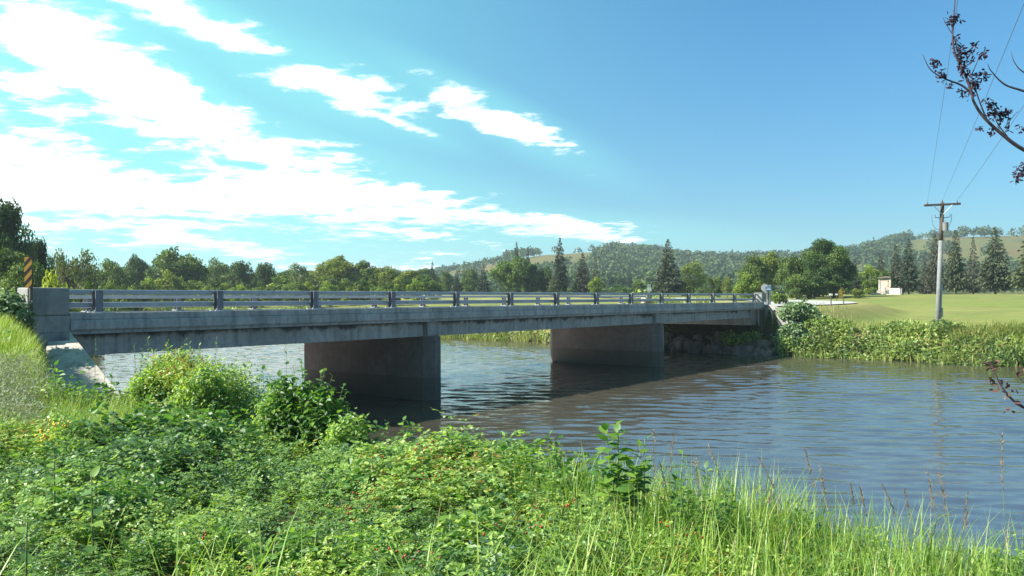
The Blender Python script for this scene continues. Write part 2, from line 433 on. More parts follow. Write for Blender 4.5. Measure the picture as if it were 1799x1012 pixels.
def ground_mat():
    m, t, b = mat_base('ground_cover')
    g = t.new('ShaderNodeNewGeometry').outputs['Position']
    al = t.new('ShaderNodeAttribute', attribute_name='lawn').outputs['Fac']; ad = t.new('ShaderNodeAttribute', attribute_name='dry').outputs['Fac']
    ah = t.new('ShaderNodeAttribute', attribute_name='hill').outputs['Fac']
    n1 = t.noise(g, .045, 5, .6, .5); n2 = t.noise(g, .35, 5, .6); n3 = t.noise(g, 6, 5, .7); n4 = t.noise(g, .012, 4, .6)
    soil = t.mix(t.ss(n3, .3, .7), (.022, .026, .012), (.075, .065, .035))
    lw = t.mix(t.ss(n1, .35, .65), (.16, .21, .045), (.23, .24, .07))
    lw = t.mix(t.m('MULTIPLY', t.ss(n2, .4, .7), .7), lw, (.20, .165, .07))
    lw = t.mix(t.m('MULTIPLY', t.ss(t.noise(g, .11, 6, .65, 1.0), .48, .66), .6), lw, (.10, .15, .035))
    lw = t.mix(t.m('MULTIPLY', t.ss(n3, .3, .75), .45), lw, (.085, .115, .03))
    sx, sy, sz_ = t.xyz(g)
    mow = t.m('SINE', t.m('ADD', t.m('MULTIPLY', t.m('ADD', sy, t.m('MULTIPLY', sx, .35)), 1.5), t.m('MULTIPLY', n1, 5.0)))
    lw = t.mix(t.ss(mow, -.6, .8, 0.0, .22), lw, (.11, .15, .035))
    lw = t.mix(t.m('MULTIPLY', t.ss(t.noise(g, .9, 6, .7, .6), .52, .68), .5), lw, (.27, .215, .10))
    lw = t.mix(t.m('MULTIPLY', ad, .8), lw, (.30, .235, .10))
    hl = t.mix(t.ss(n4, .35, .65), (.13, .10, .038), (.095, .11, .034))
    hl = t.mix(t.m('MULTIPLY', t.ss(n1, .45, .7), .6), hl, (.10, .115, .045))
    c = t.mix(al, soil, lw); c = t.mix(ah, c, hl)
    t.link(c, b.inputs['Base Color']); b.inputs['Roughness'].default_value = .95; b.inputs['Specular IOR Level'].default_value = .1
    bp = t.new('ShaderNodeBump'); bp.inputs['Strength'].default_value = .6; bp.inputs['Distance'].default_value = .06
    t.link(n3, bp.inputs['Height']); t.link(bp.outputs[0], b.inputs['Normal'])
    return m
M['ground'] = ground_mat()
cy = V[quads[:, 0], 1]
isH = cy >= 330
gm = np_mesh('ground', V, [quads[~isH]], M['ground'], {'lawn': lawn, 'dry': dry, 'hill': hillk}, True)
hm = np_mesh('hills', V, [quads[isH]], M['ground'], {'lawn': lawn, 'dry': dry, 'hill': hillk}, True)
tag(link('ground', gm), 'river banks and mown lawn', kind='structure')
tag(link('hills', hm), 'grassy hills behind the valley', kind='structure')

# water
def water_mat():
    m, t, b = mat_base('river_water')
    g = t.new('ShaderNodeNewGeometry').outputs['Position']; x, y, z = t.xyz(g)
    a = R(-12)
    u = t.m('ADD', t.m('MULTIPLY', x, math.cos(a)), t.m('MULTIPLY', y, math.sin(a)))
    v = t.m('ADD', t.m('MULTIPLY', x, -math.sin(a)), t.m('MULTIPLY', y, math.cos(a)))
    w1 = t.noise(t.comb(t.m('MULTIPLY', u, 1.3), t.m('MULTIPLY', v, 3.0), 0.0), 1.0, 3, .5, .6)
    w2 = t.noise(t.comb(t.m('MULTIPLY', u, 4.2), t.m('MULTIPLY', v, 8.5), 3.0), 1.0, 3, .55, .4)
    w3 = t.noise(t.comb(t.m('MULTIPLY', u, .10), t.m('MULTIPLY', v, .16), 0.0), 1.0, 3, .5)
    w0 = t.noise(t.comb(t.m('MULTIPLY', u, .35), t.m('MULTIPLY', v, .9), 7.0), 1.0, 2, .5, .8)
    amp = t.ss(w3, .35, .65, .55, 1.15)
    hgt = t.m('MULTIPLY', t.m('ADD', t.m('MULTIPLY', w0, 1.5), t.m('ADD', t.m('MULTIPLY', w1, 1.1), t.m('MULTIPLY', w2, .42))), amp)
    bp = t.new('ShaderNodeBump'); bp.inputs['Strength'].default_value = 1.0; bp.inputs['Distance'].default_value = .010
    t.link(hgt, bp.inputs['Height']); t.link(bp.outputs[0], b.inputs['Normal'])
    c = t.mix(t.ss(w3, .3, .7), (.050, .046, .033), (.066, .060, .042))
    t.link(c, b.inputs['Base Color']); b.inputs['Roughness'].default_value = .06; b.inputs['IOR'].default_value = 4.4
    return m
M['water'] = water_mat()
wx = np.concatenate([[-260, -120, -60], np.arange(-38, 44, .25), [60, 100, 160]]); wy = np.concatenate([[-60, -20], np.arange(4, 74, .11), [90, 120, 165]])
WX, WY = np.meshgrid(wx, wy); WZ = np.zeros_like(WX); rw = np.random.RandomState(99)
for i in range(46):
    lam = .27 * (4.3 ** (i / 45.0)) * rw.uniform(.9, 1.1); th = R(78) + rw.normal() * .42; kx, ky = math.cos(th) * 2 * math.pi / lam, math.sin(th) * 2 * math.pi / lam
    WZ += .0030 * lam ** .9 * np.sin(WX * kx + WY * ky + rw.uniform(0, 6.28) + 1.2 * fbm(WX * .12, WY * .12, 200 + i, 2))
calm = .55 + .75 * fbm(WX * .09, WY * .13, 301, 3) * 1.2
edge = ((WX > -37) & (WX < 43) & (WY > 4.5) & (WY < 73)).astype(float)
WZ = WZ * calm * edge
wi = np.arange(WX.size).reshape(WX.shape)
wq = np.stack([wi[:-1, :-1], wi[:-1, 1:], wi[1:, 1:], wi[1:, :-1]], -1).reshape(-1, 4)
keepw = river_sd(WX, WY).ravel(); keepw = (keepw[wq].min(1) < .6) | (np.abs(WX.ravel()[wq]).max(1) > 43)
wq = wq[keepw]; uq, inv = np.unique(wq, return_inverse=True)
wme = np_mesh('river_water', np.stack([WX, WY, WZ], -1).reshape(-1, 3)[uq], [inv.reshape(-1, 4)], M['water'], smooth_sh=True)
tag(link('river_water', wme), 'brown river rippled by the wind', kind='structure')

# roads (sheet over the embankment), verge shoulders and markings
def ribbon(name, off0, off1, dz, mat, i0=0, i1=None, label=None):
    P = road_cl[i0:i1]; Z = road_z[i0:i1]
    T = np.gradient(P, axis=0); T = unit(T); N = np.stack([-T[:, 1], T[:, 0]], 1)
    a = P + N * off0; b_ = P + N * off1; n = len(P)
    v = np.concatenate([np.column_stack([a, Z + dz]), np.column_stack([b_, Z + dz])]); i = np.arange(n - 1)
    me = np_mesh(name, v, [np.stack([i + n, i + n + 1, i + 1, i], 1)], mat)
    return tag(link(name, me), label, kind='structure')
iS0 = int(np.argmin(np.abs(road_cl @ DV[:2] - S0) + 99 * (np.arange(len(road_cl)) > 40))); iS1 = int(np.argmin(np.abs(road_cl @ DV[:2] - (S1 + .1)) + 99 * (np.arange(len(road_cl)) > 56)))
ribbon('road', -3.9, 3.9, .02, M['road'], iS1, None, 'road that leaves the far end of the bridge and bends left')
ribbon('approach_road', -3.9, 3.9, .02, M['road'], 0, iS0 + 1, 'road that leads onto the near end of the bridge')
for nm, o in (('edge_line', 3.45), ('edge_line', -3.55)):
    ribbon(nm, o, o + .1, .026, M['paint_w'], iS1, None); ribbon(nm, o, o + .1, .026, M['paint_w'], 0, iS0 + 1)

# ------------------------------------------------------------------ the bridge
bridge = thing('bridge', B(S0, D0, 0), 'long grey concrete road bridge with steel post railings across the river', 'bridge')
mb = MB(); bbox(mb, S0, S1 + .35, D0 - .0, D1 + .0, 2.50, 2.66); part(bridge, 'deck_slab', mb, M['conc'])
for far in (0, 1):
    d0, d1 = (D0 - .02, D0 + .42) if not far else (D1 - .42, D1 + .02)
    mb = MB(); bbox(mb, S0, S1 + .35, d0, d1, 2.80, 2.945); part(bridge, 'curb', mb, M['conc_edge'], bevel=.015)
    e0, e1 = (D0 - .06, D0 + .40) if not far else (D1 - .40, D1 + .06)
    # deck edge: slightly proud, with a drip chamfer underneath
    P = lambda s: [B(s, e0, 2.60), B(s, e0 + .05, 2.56), B(s, e1 - .05, 2.56), B(s, e1, 2.60), B(s, e1, 2.77), B(s, e1 - .03, 2.798), B(s, e0 + .03, 2.798), B(s, e0, 2.77)]
    sh = np.array([0, 0, -.12 * far])
    mb = MB(); mb.prism([p + sh for p in P(S0)], (S1 + .35 - S0) * DV); part(bridge, 'deck_edge', mb, M['conc_edge'])
# road on the deck
mb = MB(); bbox(mb, S0, S1 + .35, D0 + .425, D1 - .425, 2.664, 2.70); part(bridge, 'roadway', mb, M['road'])
# girders: straight beams between piers, in three spans
PIERS = [21.35, 37.45]
spans = [(S0 + .02, PIERS[0] - .30), (PIERS[0] + .30, PIERS[1] - .30), (PIERS[1] + .30, S1 - 1.15)]
for d in (D0 + .32, 20.6, 23.2, D1 - .72):
    for a, b_ in spans:
        mb = MB(); bbox(mb, a, b_, d, d + .40, 2.03, 2.498); part(bridge, 'girder', mb, M['conc_girder'], bevel=.02)
# piers: long walls with a pointed upstream nose and a column face that climbs to the deck
for s in PIERS:
    mb = MB()
    f, n0, hw = D0 + .02, D0 - .0, .29
    poly = [B(s - hw, f + .32, -1.2), B(s - hw * .35, f - .02, -1.2), B(s + hw * .55, f - .02, -1.2), B(s + hw, f + .30, -1.2), B(s + hw, D1 - 2.0, -1.2), B(s, D1 - 1.7, -1.2), B(s - hw, D1 - 2.0, -1.2)]
    poly = poly[::-1]
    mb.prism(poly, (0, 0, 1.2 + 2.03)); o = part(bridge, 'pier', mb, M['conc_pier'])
    mb = MB(); bbox(mb, s - .27, s + .27, D0 + .16, D1 - .3, 2.032, 2.497); part(bridge, 'pier_cap', mb, M['conc'], bevel=.015)
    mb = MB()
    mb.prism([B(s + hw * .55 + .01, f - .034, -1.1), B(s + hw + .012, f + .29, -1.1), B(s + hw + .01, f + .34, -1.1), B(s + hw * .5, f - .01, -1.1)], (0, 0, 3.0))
    part(bridge, 'nose_chamfer_skylit', mb, M['conc_nose_skylit'])  # sliver over the chamfer face, coloured as if catching more sky light
# abutments and wing walls
mb = MB(); bbox(mb, S0 - .55, S0 - .002, D0 + .05, D1 - .05, -1.2, 2.62, False); part(bridge, 'abutment', mb, M['conc_pier'])
mb = MB(); bbox(mb, S1 + .05, S1 + .6, D0 + .0, D1 - .05, -1.2, 2.49, False); part(bridge, 'abutment', mb, M['conc_pier'])
mb = MB(); bbox(mb, S1 - 1.14, S1 + .045, D0 + .30, D1 - .4, 1.6, 2.48, False); part(bridge, 'bearing_seat', mb, M['conc'])
mb = MB(); mb.tube([B(S1 - .1, D0 + .2, 2.5), B(S1 - .1, D0 + .2, 1.35)], .045, 8); part(bridge, 'drain_pipe', mb, M['conc_light'], sm=True)
# near wing: pedestal under the end post, then a slab sloping down towards the river bank
mb = MB(); mb.prism([B(S0 - .84, D0 - .025, 1.6), B(S0 - .006, D0 - .025, 1.6), B(S0 - .006, D0 - .025, 2.548), B(S0 - .84, D0 - .025, 2.548)], .6 * NV); part(bridge, 'wing_pedestal', mb, M['conc'])
q1, q2 = px(122.3, 581, 18.1), px(193, 669, 16.7); pn = unit(np.cross(q2 - q1, [-1.25, -.35, -.16])[None])[0]
def onp(x, y):
    ray = px(x, y, 1.0) - [0, 0, EYE]; return np.array([0, 0, EYE]) + ray * (((q1 - [0, 0, EYE]) @ pn) / (ray @ pn))
sl = [q1, onp(122.3, 597.5), onp(84, 600), onp(60, 715), q2 + (q2 - q1) * .45]
mb = MB(); mb.prism(sl[::-1], (0, 0.16, -.35)); part(bridge, 'wing_slab', mb, M['conc_light'], bevel=.01)
# far wing wall with a sloping top
w0, w1 = B(S1 + .36, D0 - .02, 0), px(1425, 600, 48.6); w1[2] = 0
dirw = unit((w1 - w0)[None])[0]; nw = np.array([-dirw[1], dirw[0], 0]) * .3
nw = nw if nw[1] > 0 else -nw
L = np.linalg.norm(w1 - w0)
prof = [(0, -1), (0, 2.74), (.12 * L, 2.72), (.5 * L, 2.05), (L, .95), (L, -1)]
mb = MB(); mb.prism([w0 + dirw * a + np.array([0, 0, z]) for a, z in prof][::-1], nw); part(bridge, 'wing_wall', mb, M['conc'])
mb = MB(); prof2 = [(-.02, 2.745), (.12 * L, 2.725), (.5 * L, 2.055), (L + .02, .955)]
for (a, za), (b_, zb) in zip(prof2[:-1], prof2[1:]):
    A0 = w0 + dirw * a - nw * .12 + [0, 0, za]; A1 = w0 + dirw * b_ - nw * .12 + [0, 0, zb]
    mb.hexa([A0, A1, A1 + nw * 1.24, A0 + nw * 1.24, A0 + [0, 0, .05], A1 + [0, 0, .05], A1 + nw * 1.24 + [0, 0, .05], A0 + nw * 1.24 + [0, 0, .05]])
part(bridge, 'wing_wall_cap', mb, M['conc_light'])
# railings
RTOP = 3.435
def railing(far):
    dd = D0 + .16 if not far else D1 - .16; sup = -.12 if far else 0
    off = .92 if far else 0
    ro = thing('railing', B(S0, dd, 2.95 + sup), None, None); ro.parent = bridge
    ro.location = tuple(B(S0, dd, 2.95 + sup) - np.array(bridge.location))
    base = B(S0, dd, 2.95 + sup)
    def sub(name, mb, mat, bevel=0.0):
        o = link(name, mb.mesh(name, mat, base), ro)
        if bevel:
            bv = o.modifiers.new('bevel', 'BEVEL'); bv.width = bevel; bv.segments = 2
        return o
    sgn = 1 if not far else -1      # rails sit on the road side of the posts
    for za, zb in ((3.335, 3.435), (3.055, 3.165)):
        mb = MB(); r = (zb - za) / 2
        q = [B(S0 + .05, dd + sgn * .10, za + sup), B(S0 + .05, dd + sgn * .10, zb + sup)]
        bbox(mb, S0 + .02, S1 - .15, min(dd + sgn * .07, dd + sgn * .17), max(dd + sgn * .07, dd + sgn * .17), za + sup, zb + sup, False); sub('rail', mb, M['steel'], .02)
    n = 0; s = 10.28 + off
    while s < S1 - .6:
        mb = MB(); hw = .085
        c = B(s, dd - sgn * .02, 0)
        # H section: web and two flanges, leaning base plate
        bbox(mb, s - hw, s + hw, dd - sgn * .02 - .075, dd - sgn * .02 - .060, 2.97 + sup, RTOP - .01 + sup, False)
        bbox(mb, s - hw, s + hw, dd - sgn * .02 + .055, dd - sgn * .02 + .068, 2.97 + sup, RTOP - .01 + sup, False)
        bbox(mb, s - .009, s + .009, dd - sgn * .02 - .0595, dd - sgn * .02 + .0545, 2.97 + sup, RTOP - .012 + sup, False)
        p_ = sub('rail_post', mb, M['post'])
        mb = MB(); bbox(mb, s - .155, s + .155, dd - .13, dd + .12, 2.946 + sup, 2.968 + sup, False)
        for a in (-.11, .11):
            for e in (-.1, .09): mb.tube([B(s + a, dd + e, 2.968 + sup), B(s + a, dd + e, 3.0 + sup)], .014, 6)
        sub('base_plate', mb, M['galv'])
        s += 3.05; n += 1
    return ro
railing(0); railing(1)
for far in (0, 1):
    d0, d1 = (D0 - .03, D0 + .42) if not far else (D1 - .42, D1 + .03); sh = -.12 * far
    mb = MB(); bbox(mb, S0 - .86, S0 - .01, d0, d1, 2.90 if not far else 2.6, 3.47, False) if not far else bbox(mb, S0 - .86, S0 - .01, d0, d1, 2.6, 3.35, False)
    part(bridge, 'end_post', mb, M['conc'], bevel=.03)
    mb = MB(); bbox(mb, S0 - .9, S0 - .005, d0 - .0, d1, 2.55, 2.895 if not far else 2.595, False); part(bridge, 'end_post_base', mb, M['conc'], bevel=.01)
    mb = MB(); bbox(mb, S1 - .12, S1 + .62, d0, d1, 2.95 + sh, 3.44 + sh, False); part(bridge, 'end_post', mb, M['conc_light'] if far else M['conc'], bevel=.03)
    mb = MB(); bbox(mb, S1 - .16, S1 + .66, d0 - .02, d1 + .02, 3.442 + sh, 3.49 + sh, False); part(bridge, 'end_post_cap', mb, M['conc'], bevel=.01)

# approach guard rails on the near side
def w_beam(label, s0, s1, d, zt):
    g = thing('guard_rail', B(s1, d, zt - .75), label, 'guard rail', 'approach guard rails')
    mb = MB(); prof = [(0, 0), (.04, -.03), (.04, -.09), (0, -.13), (0, -.17), (.04, -.21), (.04, -.27), (0, -.30)]
    pts = [B(s0, d - a, zt + z) for a, z in prof] + [B(s0, d - a + .012, zt + z) for a, z in prof[::-1]]
    mb.prism(pts, (s1 - s0) * DV); part(g, 'beam', mb, M['galv'])
    s = s1 - .9
    while s > s0:
        mb = MB(); bbox(mb, s - .08, s + .08, d + .02, d + .2, zt - 1.4, zt - .02, False); part(g, 'post', mb, M['wood_grey']); s -= 1.9
w_beam('silver corrugated guard rail behind the pale green shrub at the left edge', -16, S0 - 1.75, D0 + .1, 3.33)
w_beam('silver corrugated guard rail on the far side of the left road approach', -16, S0 - .9, D1 - .1, 3.30)

# hazard marker on its post beside the end post
hp = px(50, 560, 17.25)
hm_ = thing('hazard_marker', (hp[0], hp[1], 2.3), 'narrow orange and dark striped hazard marker beside the left end of the bridge', 'road marker')
pan = MB().box((0, 0, 1.46), (.135, .02, .60)).mesh('striped_panel', M['stripes']); p_ = link('striped_panel', pan, hm_); p_.rotation_euler = (0, 0, R(5))
mb = MB().box((0, 0, 0), (.06, .05, 2.5)); o = link('post', mb.mesh('post', M['brown_post']), hm_); o.location = (.03, .05, .3); o.rotation_euler = (0, 0, R(-50))

# riprap: stones on the bank under the far span
rip = tag(bpy.data.objects.new('riprap', None), 'dark heap of riprap stones under the far span', kind='structure'); COL.objects.link(rip); rip.location = (11, 54, 0)
def stone_mesh(seed, mat, name='stone'):
    r = np.random.RandomState(seed); import bmesh
    bm = bmesh.new(); bmesh.ops.create_icosphere(bm, subdivisions=2, radius=.5)
    nrm = unit(r.normal(size=(7, 3))); lim = r.uniform(.28, .44, 7)
    for v in bm.verts:
        p = np.array(v.co)
        for a, l in zip(nrm, lim):
            k = p @ a
            if k > l: p = p - a * (k - l)
        v.co = p + r.normal(size=3) * .008
    me = bpy.data.meshes.new(name); bm.to_mesh(me); bm.free(); me.materials.append(mat); return me
stones = [stone_mesh(i, M['rock']) for i in range(5)]
r = np.random.RandomState(3)
for i in range(230):
    s = r.uniform(47.9, 51.1); d = r.uniform(16.6, 28)
    t = np.clip((s - 48.1) / 2.6, 0, 1); z = -.02 + t * .8 + r.uniform(-.05, .12)
    o = link('stone', stones[i % 5], rip); k = r.uniform(.3, .85)
    o.location = tuple(B(s, d, z) - np.array(rip.location)); o.rotation_euler = tuple(r.uniform(0, 6.28, 3)); o.scale = (k * 1.25, k, k * .7)
# river-bed strip so that the slope under the stones stays closed
# ------------------------------------------------------------------ signs and small posts
def post_box(g, name, c, size, mat, rz=0): mb = MB().box(c, size, rz); return part(g, name, mb, mat)
a = px(1350, 520, 52.8); gz = 2.55
sg = thing('road_sign', (a[0], a[1], gz), 'small blue sign with two white lines on a dark post behind the far end post', 'sign')
post_box(sg, 'post', (a[0], a[1], gz + .55), (.07, .06, 1.3), M['black'])
for dx_ in (-.11, .12): post_box(sg, 'back_plate', (a[0] + dx_, a[1] + .04, gz + .72), (.09, .02, .95), M['galv'])
post_box(sg, 'panel', (a[0], a[1] - .05, gz + 1.18), (.36, .02, .24), M['blue'])
post_box(sg, 'text_line', (a[0] + .01, a[1] - .064, gz + 1.22), (.22, .006, .03), M['white'])
post_box(sg, 'text_line', (a[0] + .01, a[1] - .064, gz + 1.14), (.30, .006, .035), M['white'])
post_box(sg, 'top_panel', (a[0] + .01, a[1] - .03, gz + 1.36), (.28, .02, .11), M['galv'])
post_box(sg, 'mark', (a[0] + .0, a[1] - .044, gz + 1.355), (.05, .006, .05), M['black'])
a = px(1344, 520, 56)
sg = thing('round_sign', (a[0], a[1], 2.6), 'round grey back of a sign beside the small blue sign', 'sign')
mb = MB().tube([(a[0], a[1], 3.82), (a[0] + .01, a[1] + .02, 3.82)], .24, 24); part(sg, 'disc', mb, M['xfmr'])
mb = MB().tube([(a[0] + .04, a[1] + .05, 2.6), (a[0] + .04, a[1] + .05, 3.95)], .025, 8); part(sg, 'post', mb, M['galv'])
a = px(1141, 505, 70)
sg = thing('route_marker', (a[0], a[1], 2.6), 'small pale route marker seen above the middle of the railing', 'sign')
post_box(sg, 'top_panel', (a[0], a[1], 4.12), (.24, .02, .20), M['galv']); post_box(sg, 'mark', (a[0], a[1] - .013, 4.11), (.06, .006, .09), M['black'])
mb = MB().prism([(a[0] - .20, a[1] - .01, 3.66), (a[0] + .20, a[1] - .01, 3.66), (a[0] + .18, a[1] - .01, 3.88), (a[0] + .10, a[1] - .01, 4.0), (a[0] - .1, a[1] - .01, 4.0), (a[0] - .18, a[1] - .01, 3.88)], (0, .02, 0)); part(sg, 'shield_panel', mb, M['galv'])
post_box(sg, 'post', (a[0], a[1] + .04, 3.3), (.05, .05, 1.5), M['galv'])

def gz_at(x, y): return float(ground(np.array([x]), np.array([y]))[0])
for i, (x, yt, yb, Y, wh, lab, mt) in enumerate([(1460.5, 518, 540, 60, 1, 'slim dark post with a white top, nearest the road end', 'brown_post'), (1470.5, 517.5, 530, 84, 1, 'slim post with a pale top set back from the road end', 'brown_post'),
                              (1482.5, 521, 536, 66, 0, 'plain brown post, rightmost beside the road end', 'brown_post'), (1443, 506, 517, 118, 2, 'short white marker post before the dark trees', 'white')]):
    a = px(x, yt, Y); g0 = gz_at(a[0], a[1]); h = a[2] - g0
    g = thing('marker_post', (a[0], a[1], g0), lab, 'post', 'posts beside the road end')
    mb = MB().box((a[0], a[1], g0 + h / 2 - .1), (.065, .06, h + .2)); part(g, 'post', mb, M[mt], bevel=.01)
    if wh == 1: mb = MB().box((a[0], a[1] - .01, g0 + h + .01), (.19, .08, .12)); part(g, 'reflector', mb, M['white'], bevel=.01)
    if wh == 2: mb = MB().box((a[0], a[1] - .042, g0 + h - .1), (.07, .012, .12)); part(g, 'reflector', mb, M['galv'])

# memorial sign with a tall painted panel and a low board
Ys = 121.0; a = px(1565, 517, Ys); g0 = gz_at(a[0], a[1]); k = Ys / FPX
ms = thing('park_sign', (a[0], a[1], g0), 'tall tan park sign with white side frame and a low white lettered board', 'sign')
def X(p): return (p - CX) * k
def Zp(p): return EYE + (HY - p) * k
zb = Zp(516.5); drop = zb - g0; lift = -drop
def Zs(p): return Zp(p) + lift
post_box(ms, 'frame_post', (X(1548.2), Ys, (Zs(489.5) + Zs(512)) / 2), (.17, .2, Zs(489.5) - Zs(512)), M['conc_light'], 0)
post_box(ms, 'frame_post', (X(1564.6), Ys, (Zs(489.5) + Zs(509)) / 2), (.15, .2, Zs(489.5) - Zs(509)), M['conc_light'])
post_box(ms, 'panel', (X(1556.4), Ys + .02, (Zs(490.3) + Zs(511)) / 2), (1.12, .1, Zs(490.3) - Zs(511)), M['tan'])
mb = MB().prism([(X(1545.0), Ys - .3, Zs(488.8)), (X(1566.4), Ys - .3, Zs(488.8)), (X(1566), Ys - .1, Zs(486.2)), (X(1558), Ys - .1, Zs(485.3)), (X(1546), Ys - .1, Zs(487.3))], (0, .5, 0)); part(ms, 'roof', mb, M['wood_dark'])
for i, yy in enumerate((494.4, 498.6, 502.4)):
    mb = MB()
    for q in (-1, 0, 1): mb.box((X(1561.7), Ys - .04, Zs(yy + q * .7)), (.16 - .04 * abs(q), .02, .035))
    part(ms, 'letter', mb, M['brown_post'])
mb = MB().prism([(X(1549.3), Ys - .035, Zs(509)), (X(1551.5), Ys - .035, Zs(495)), (X(1553), Ys - .035, Zs(496.5)), (X(1553.5), Ys - .035, Zs(509))], (0, .02, 0)); part(ms, 'painted_figure', mb, M['galv'])
mb = MB().prism([(X(1556), Ys - .035, Zs(509)), (X(1557.3), Ys - .035, Zs(503.5)), (X(1559.5), Ys - .035, Zs(509))], (0, .02, 0)); part(ms, 'painted_figure', mb, M['wood_grey'])
post_box(ms, 'stone_base', (X(1555), Ys, (Zs(509.5) + Zs(516.8)) / 2), (1.55, .5, Zs(509.5) - Zs(516.8)), M['rock_light'])
post_box(ms, 'low_board', (X(1572), Ys - .25, (Zs(505.3) + Zs(516.7)) / 2), (1.18, .12, Zs(505.3) - Zs(516.7)), M['sign_white'])
post_box(ms, 'board_end', (X(1581.5), Ys - .05, (Zs(505.3) + Zs(516.7)) / 2), (.1, .45, Zs(505.3) - Zs(516.7)), M['galv'])
post_box(ms, 'board_cap', (X(1573), Ys - .2, Zs(504.9)), (1.35, .34, .05), M['wood_dark'])
for yy, words in ((508.6, [(-.46, .30), (-.06, .12), (.22, .22)]), (511.8, [(-.1, .16)]), (515.0, [(-.36, .3), (.02, .34)])):
    for x0, ww in words:
        post_box(ms, 'printed_word', (X(1571) + x0 + ww / 2, Ys - .315, Zs(yy)), (ww, .012, .085), M['wood_dark'])
mb = MB().box((X(1562), Ys, g0 + .02), (3.2, 1.6, .12)); part(ms, 'paving_strip', mb, M['gravel'])
ms.rotation_euler = (0, 0, R(-38)); ms.scale = (1.12, 1.1, 1.05)
gr = [stone_mesh(20 + i, M['rock_light']) for i in range(3)]
for i, (x, sz) in enumerate([(1532, .45), (1540, .5), (1536, .35), (1544, .4)]):
    xx = X(x); o = link('boulder', gr[i % 3], None, (xx, Ys - .3, gz_at(xx, Ys - .3) + sz * .2)); o.scale = (sz * 1.3, sz, sz)
    tag(o, ['leftmost pale boulder in the row left of the park sign', 'large pale boulder second nearest the park sign', 'smallest pale boulder in the row left of the park sign', 'pale boulder nearest the foot of the park sign'][i], 'boulder', 'boulders beside the park sign')

# ------------------------------------------------------------------ utility pole and its wires
YP = 52.0; pb = px(1647.5, 575, YP); pt = px(1656, 356, YP); gp = gz_at(pb[0], pb[1])
pole = thing('utility_pole', (pb[0], pb[1], gp), 'leaning wooden utility pole with crossarm and transformer on the far bank', 'utility pole')
ax = unit((pt - pb)[None])[0]
def on(t): return pb + (pt - pb) * t
split = (575 - 422) / (575 - 356)
mb = MB().tube([pb + ax * -1.2, on(.3), on(split)], [.155, .14, .125], 14); part(pole, 'pole_lower', mb, M['wood_grey'], True)
mb = MB().tube([on(split) - ax * .02, on(.8), on(1.0)], [.128, .122, .112], 14); part(pole, 'pole_upper', mb, M['wood_dark'], True)
mb = MB().tube([on(-.1) + [.16, -.06, 0], on(.35) + [.15, -.05, 0]], .03, 6); part(pole, 'conduit', mb, M['galv'], True)
mb = MB().box(on(.12) + [.2, -.06, 0], (.10, .1, .55)); part(pole, 'meter_box', mb, M['xfmr'], bevel=.01)
ca0, ca1 = px(1624, 361, YP - .18), px(1688, 358, YP - .18)
u_ = unit((ca1 - ca0)[None])[0]; up_ = np.array([0, 0, 1.]); f_ = unit(np.cross(u_, up_)[None])[0]
mb = MB().box((ca0 + ca1) / 2, (np.linalg.norm(ca1 - ca0), .10, .125), ax=(u_, -f_, up_)); part(pole, 'crossarm', mb, M['wood_dark'], bevel=.01)
for s_ in (-1, 1):
    c = (ca0 + ca1) / 2; mb = MB().tube([c + u_ * .56 * s_ + [0, -.07, -.04], on(1.0) - ax * .72 + [0, -.12, 0]], .02, 6); part(pole, 'brace', mb, M['galv'])
    # cutouts and hanging jumper loops
    q = on(1.0) - ax * .85 + u_ * .44 * s_
    mb = MB().tube([on(1.0) - ax * .92, q + [0, -.1, -.02], q + [0, -.1, .14]], .022, 6); part(pole, 'fuse_holder', mb, M['porcelain'])
    t0 = on(1.0) - ax * .72 + u_ * .58 * s_; t1 = on(1.0) - ax * 1.62 + u_ * .1 * s_
    pts = [t0 * (1 - t) ** 2 + 2 * t * (1 - t) * (on(1.0) - ax * 1.5 + u_ * .62 * s_) + t1 * t * t for t in np.linspace(0, 1, 9)]
    mb = MB().tube(pts, .014, 5); part(pole, 'jumper_wire', mb, M['wire'])
    mb = MB().tube([ca0 + u_ * .2 if s_ < 0 else ca1 - u_ * .2, (ca0 + u_ * .2 if s_ < 0 else ca1 - u_ * .2) + [0, 0, .2]], [.045, .03], 8); part(pole, 'insulator', mb, M['porcelain'], True)
mb = MB().tube([on(1.0), on(1.0) + ax * .16], [.045, .03], 8); part(pole, 'insulator', mb, M['porcelain'], True)
tc_ = px(1661.5, 398, YP - .2)
mb = MB().tube([tc_ + [0, 0, -.24], tc_ + [0, 0, .2]], .16, 16); mb.tube([tc_ + [0, 0, .2], tc_ + [0, 0, .24]], .175, 16); mb.tube([tc_ + [-.05, -.02, .24], tc_ + [-.05, -.02, .36]], .03, 8)
part(pole, 'transformer', mb, M['xfmr'])
for i, (st, en, lab) in enumerate([(ca0 + u_ * .2 + [0, 0, .2], px(1680, 0, 15), 'thin overhead wire from the left end of the crossarm'), (on(1.0) + ax * .16, px(1793, 0, 15), 'thin overhead wire from the top of the pole'), (ca1 - u_ * .2 + [0, 0, .2], px(1799, 170, 22), 'thin overhead wire from the right end of the crossarm')]):
    en2 = st + (en - st) * 1.9
    pts = []
    for t in np.linspace(0, 1, 40):
        p = st * (1 - t) + en2 * t; p = p + np.array([0, 0, -.55 * 4 * t * (1 - t) * .4]); pts.append(p)
    o = link('power_line', MB().tube(pts, .0048 + .0008 * i, 5).mesh('power_line', M['wire'])); tag(o, lab, 'overhead wire', 'wires that run from the pole over the river')

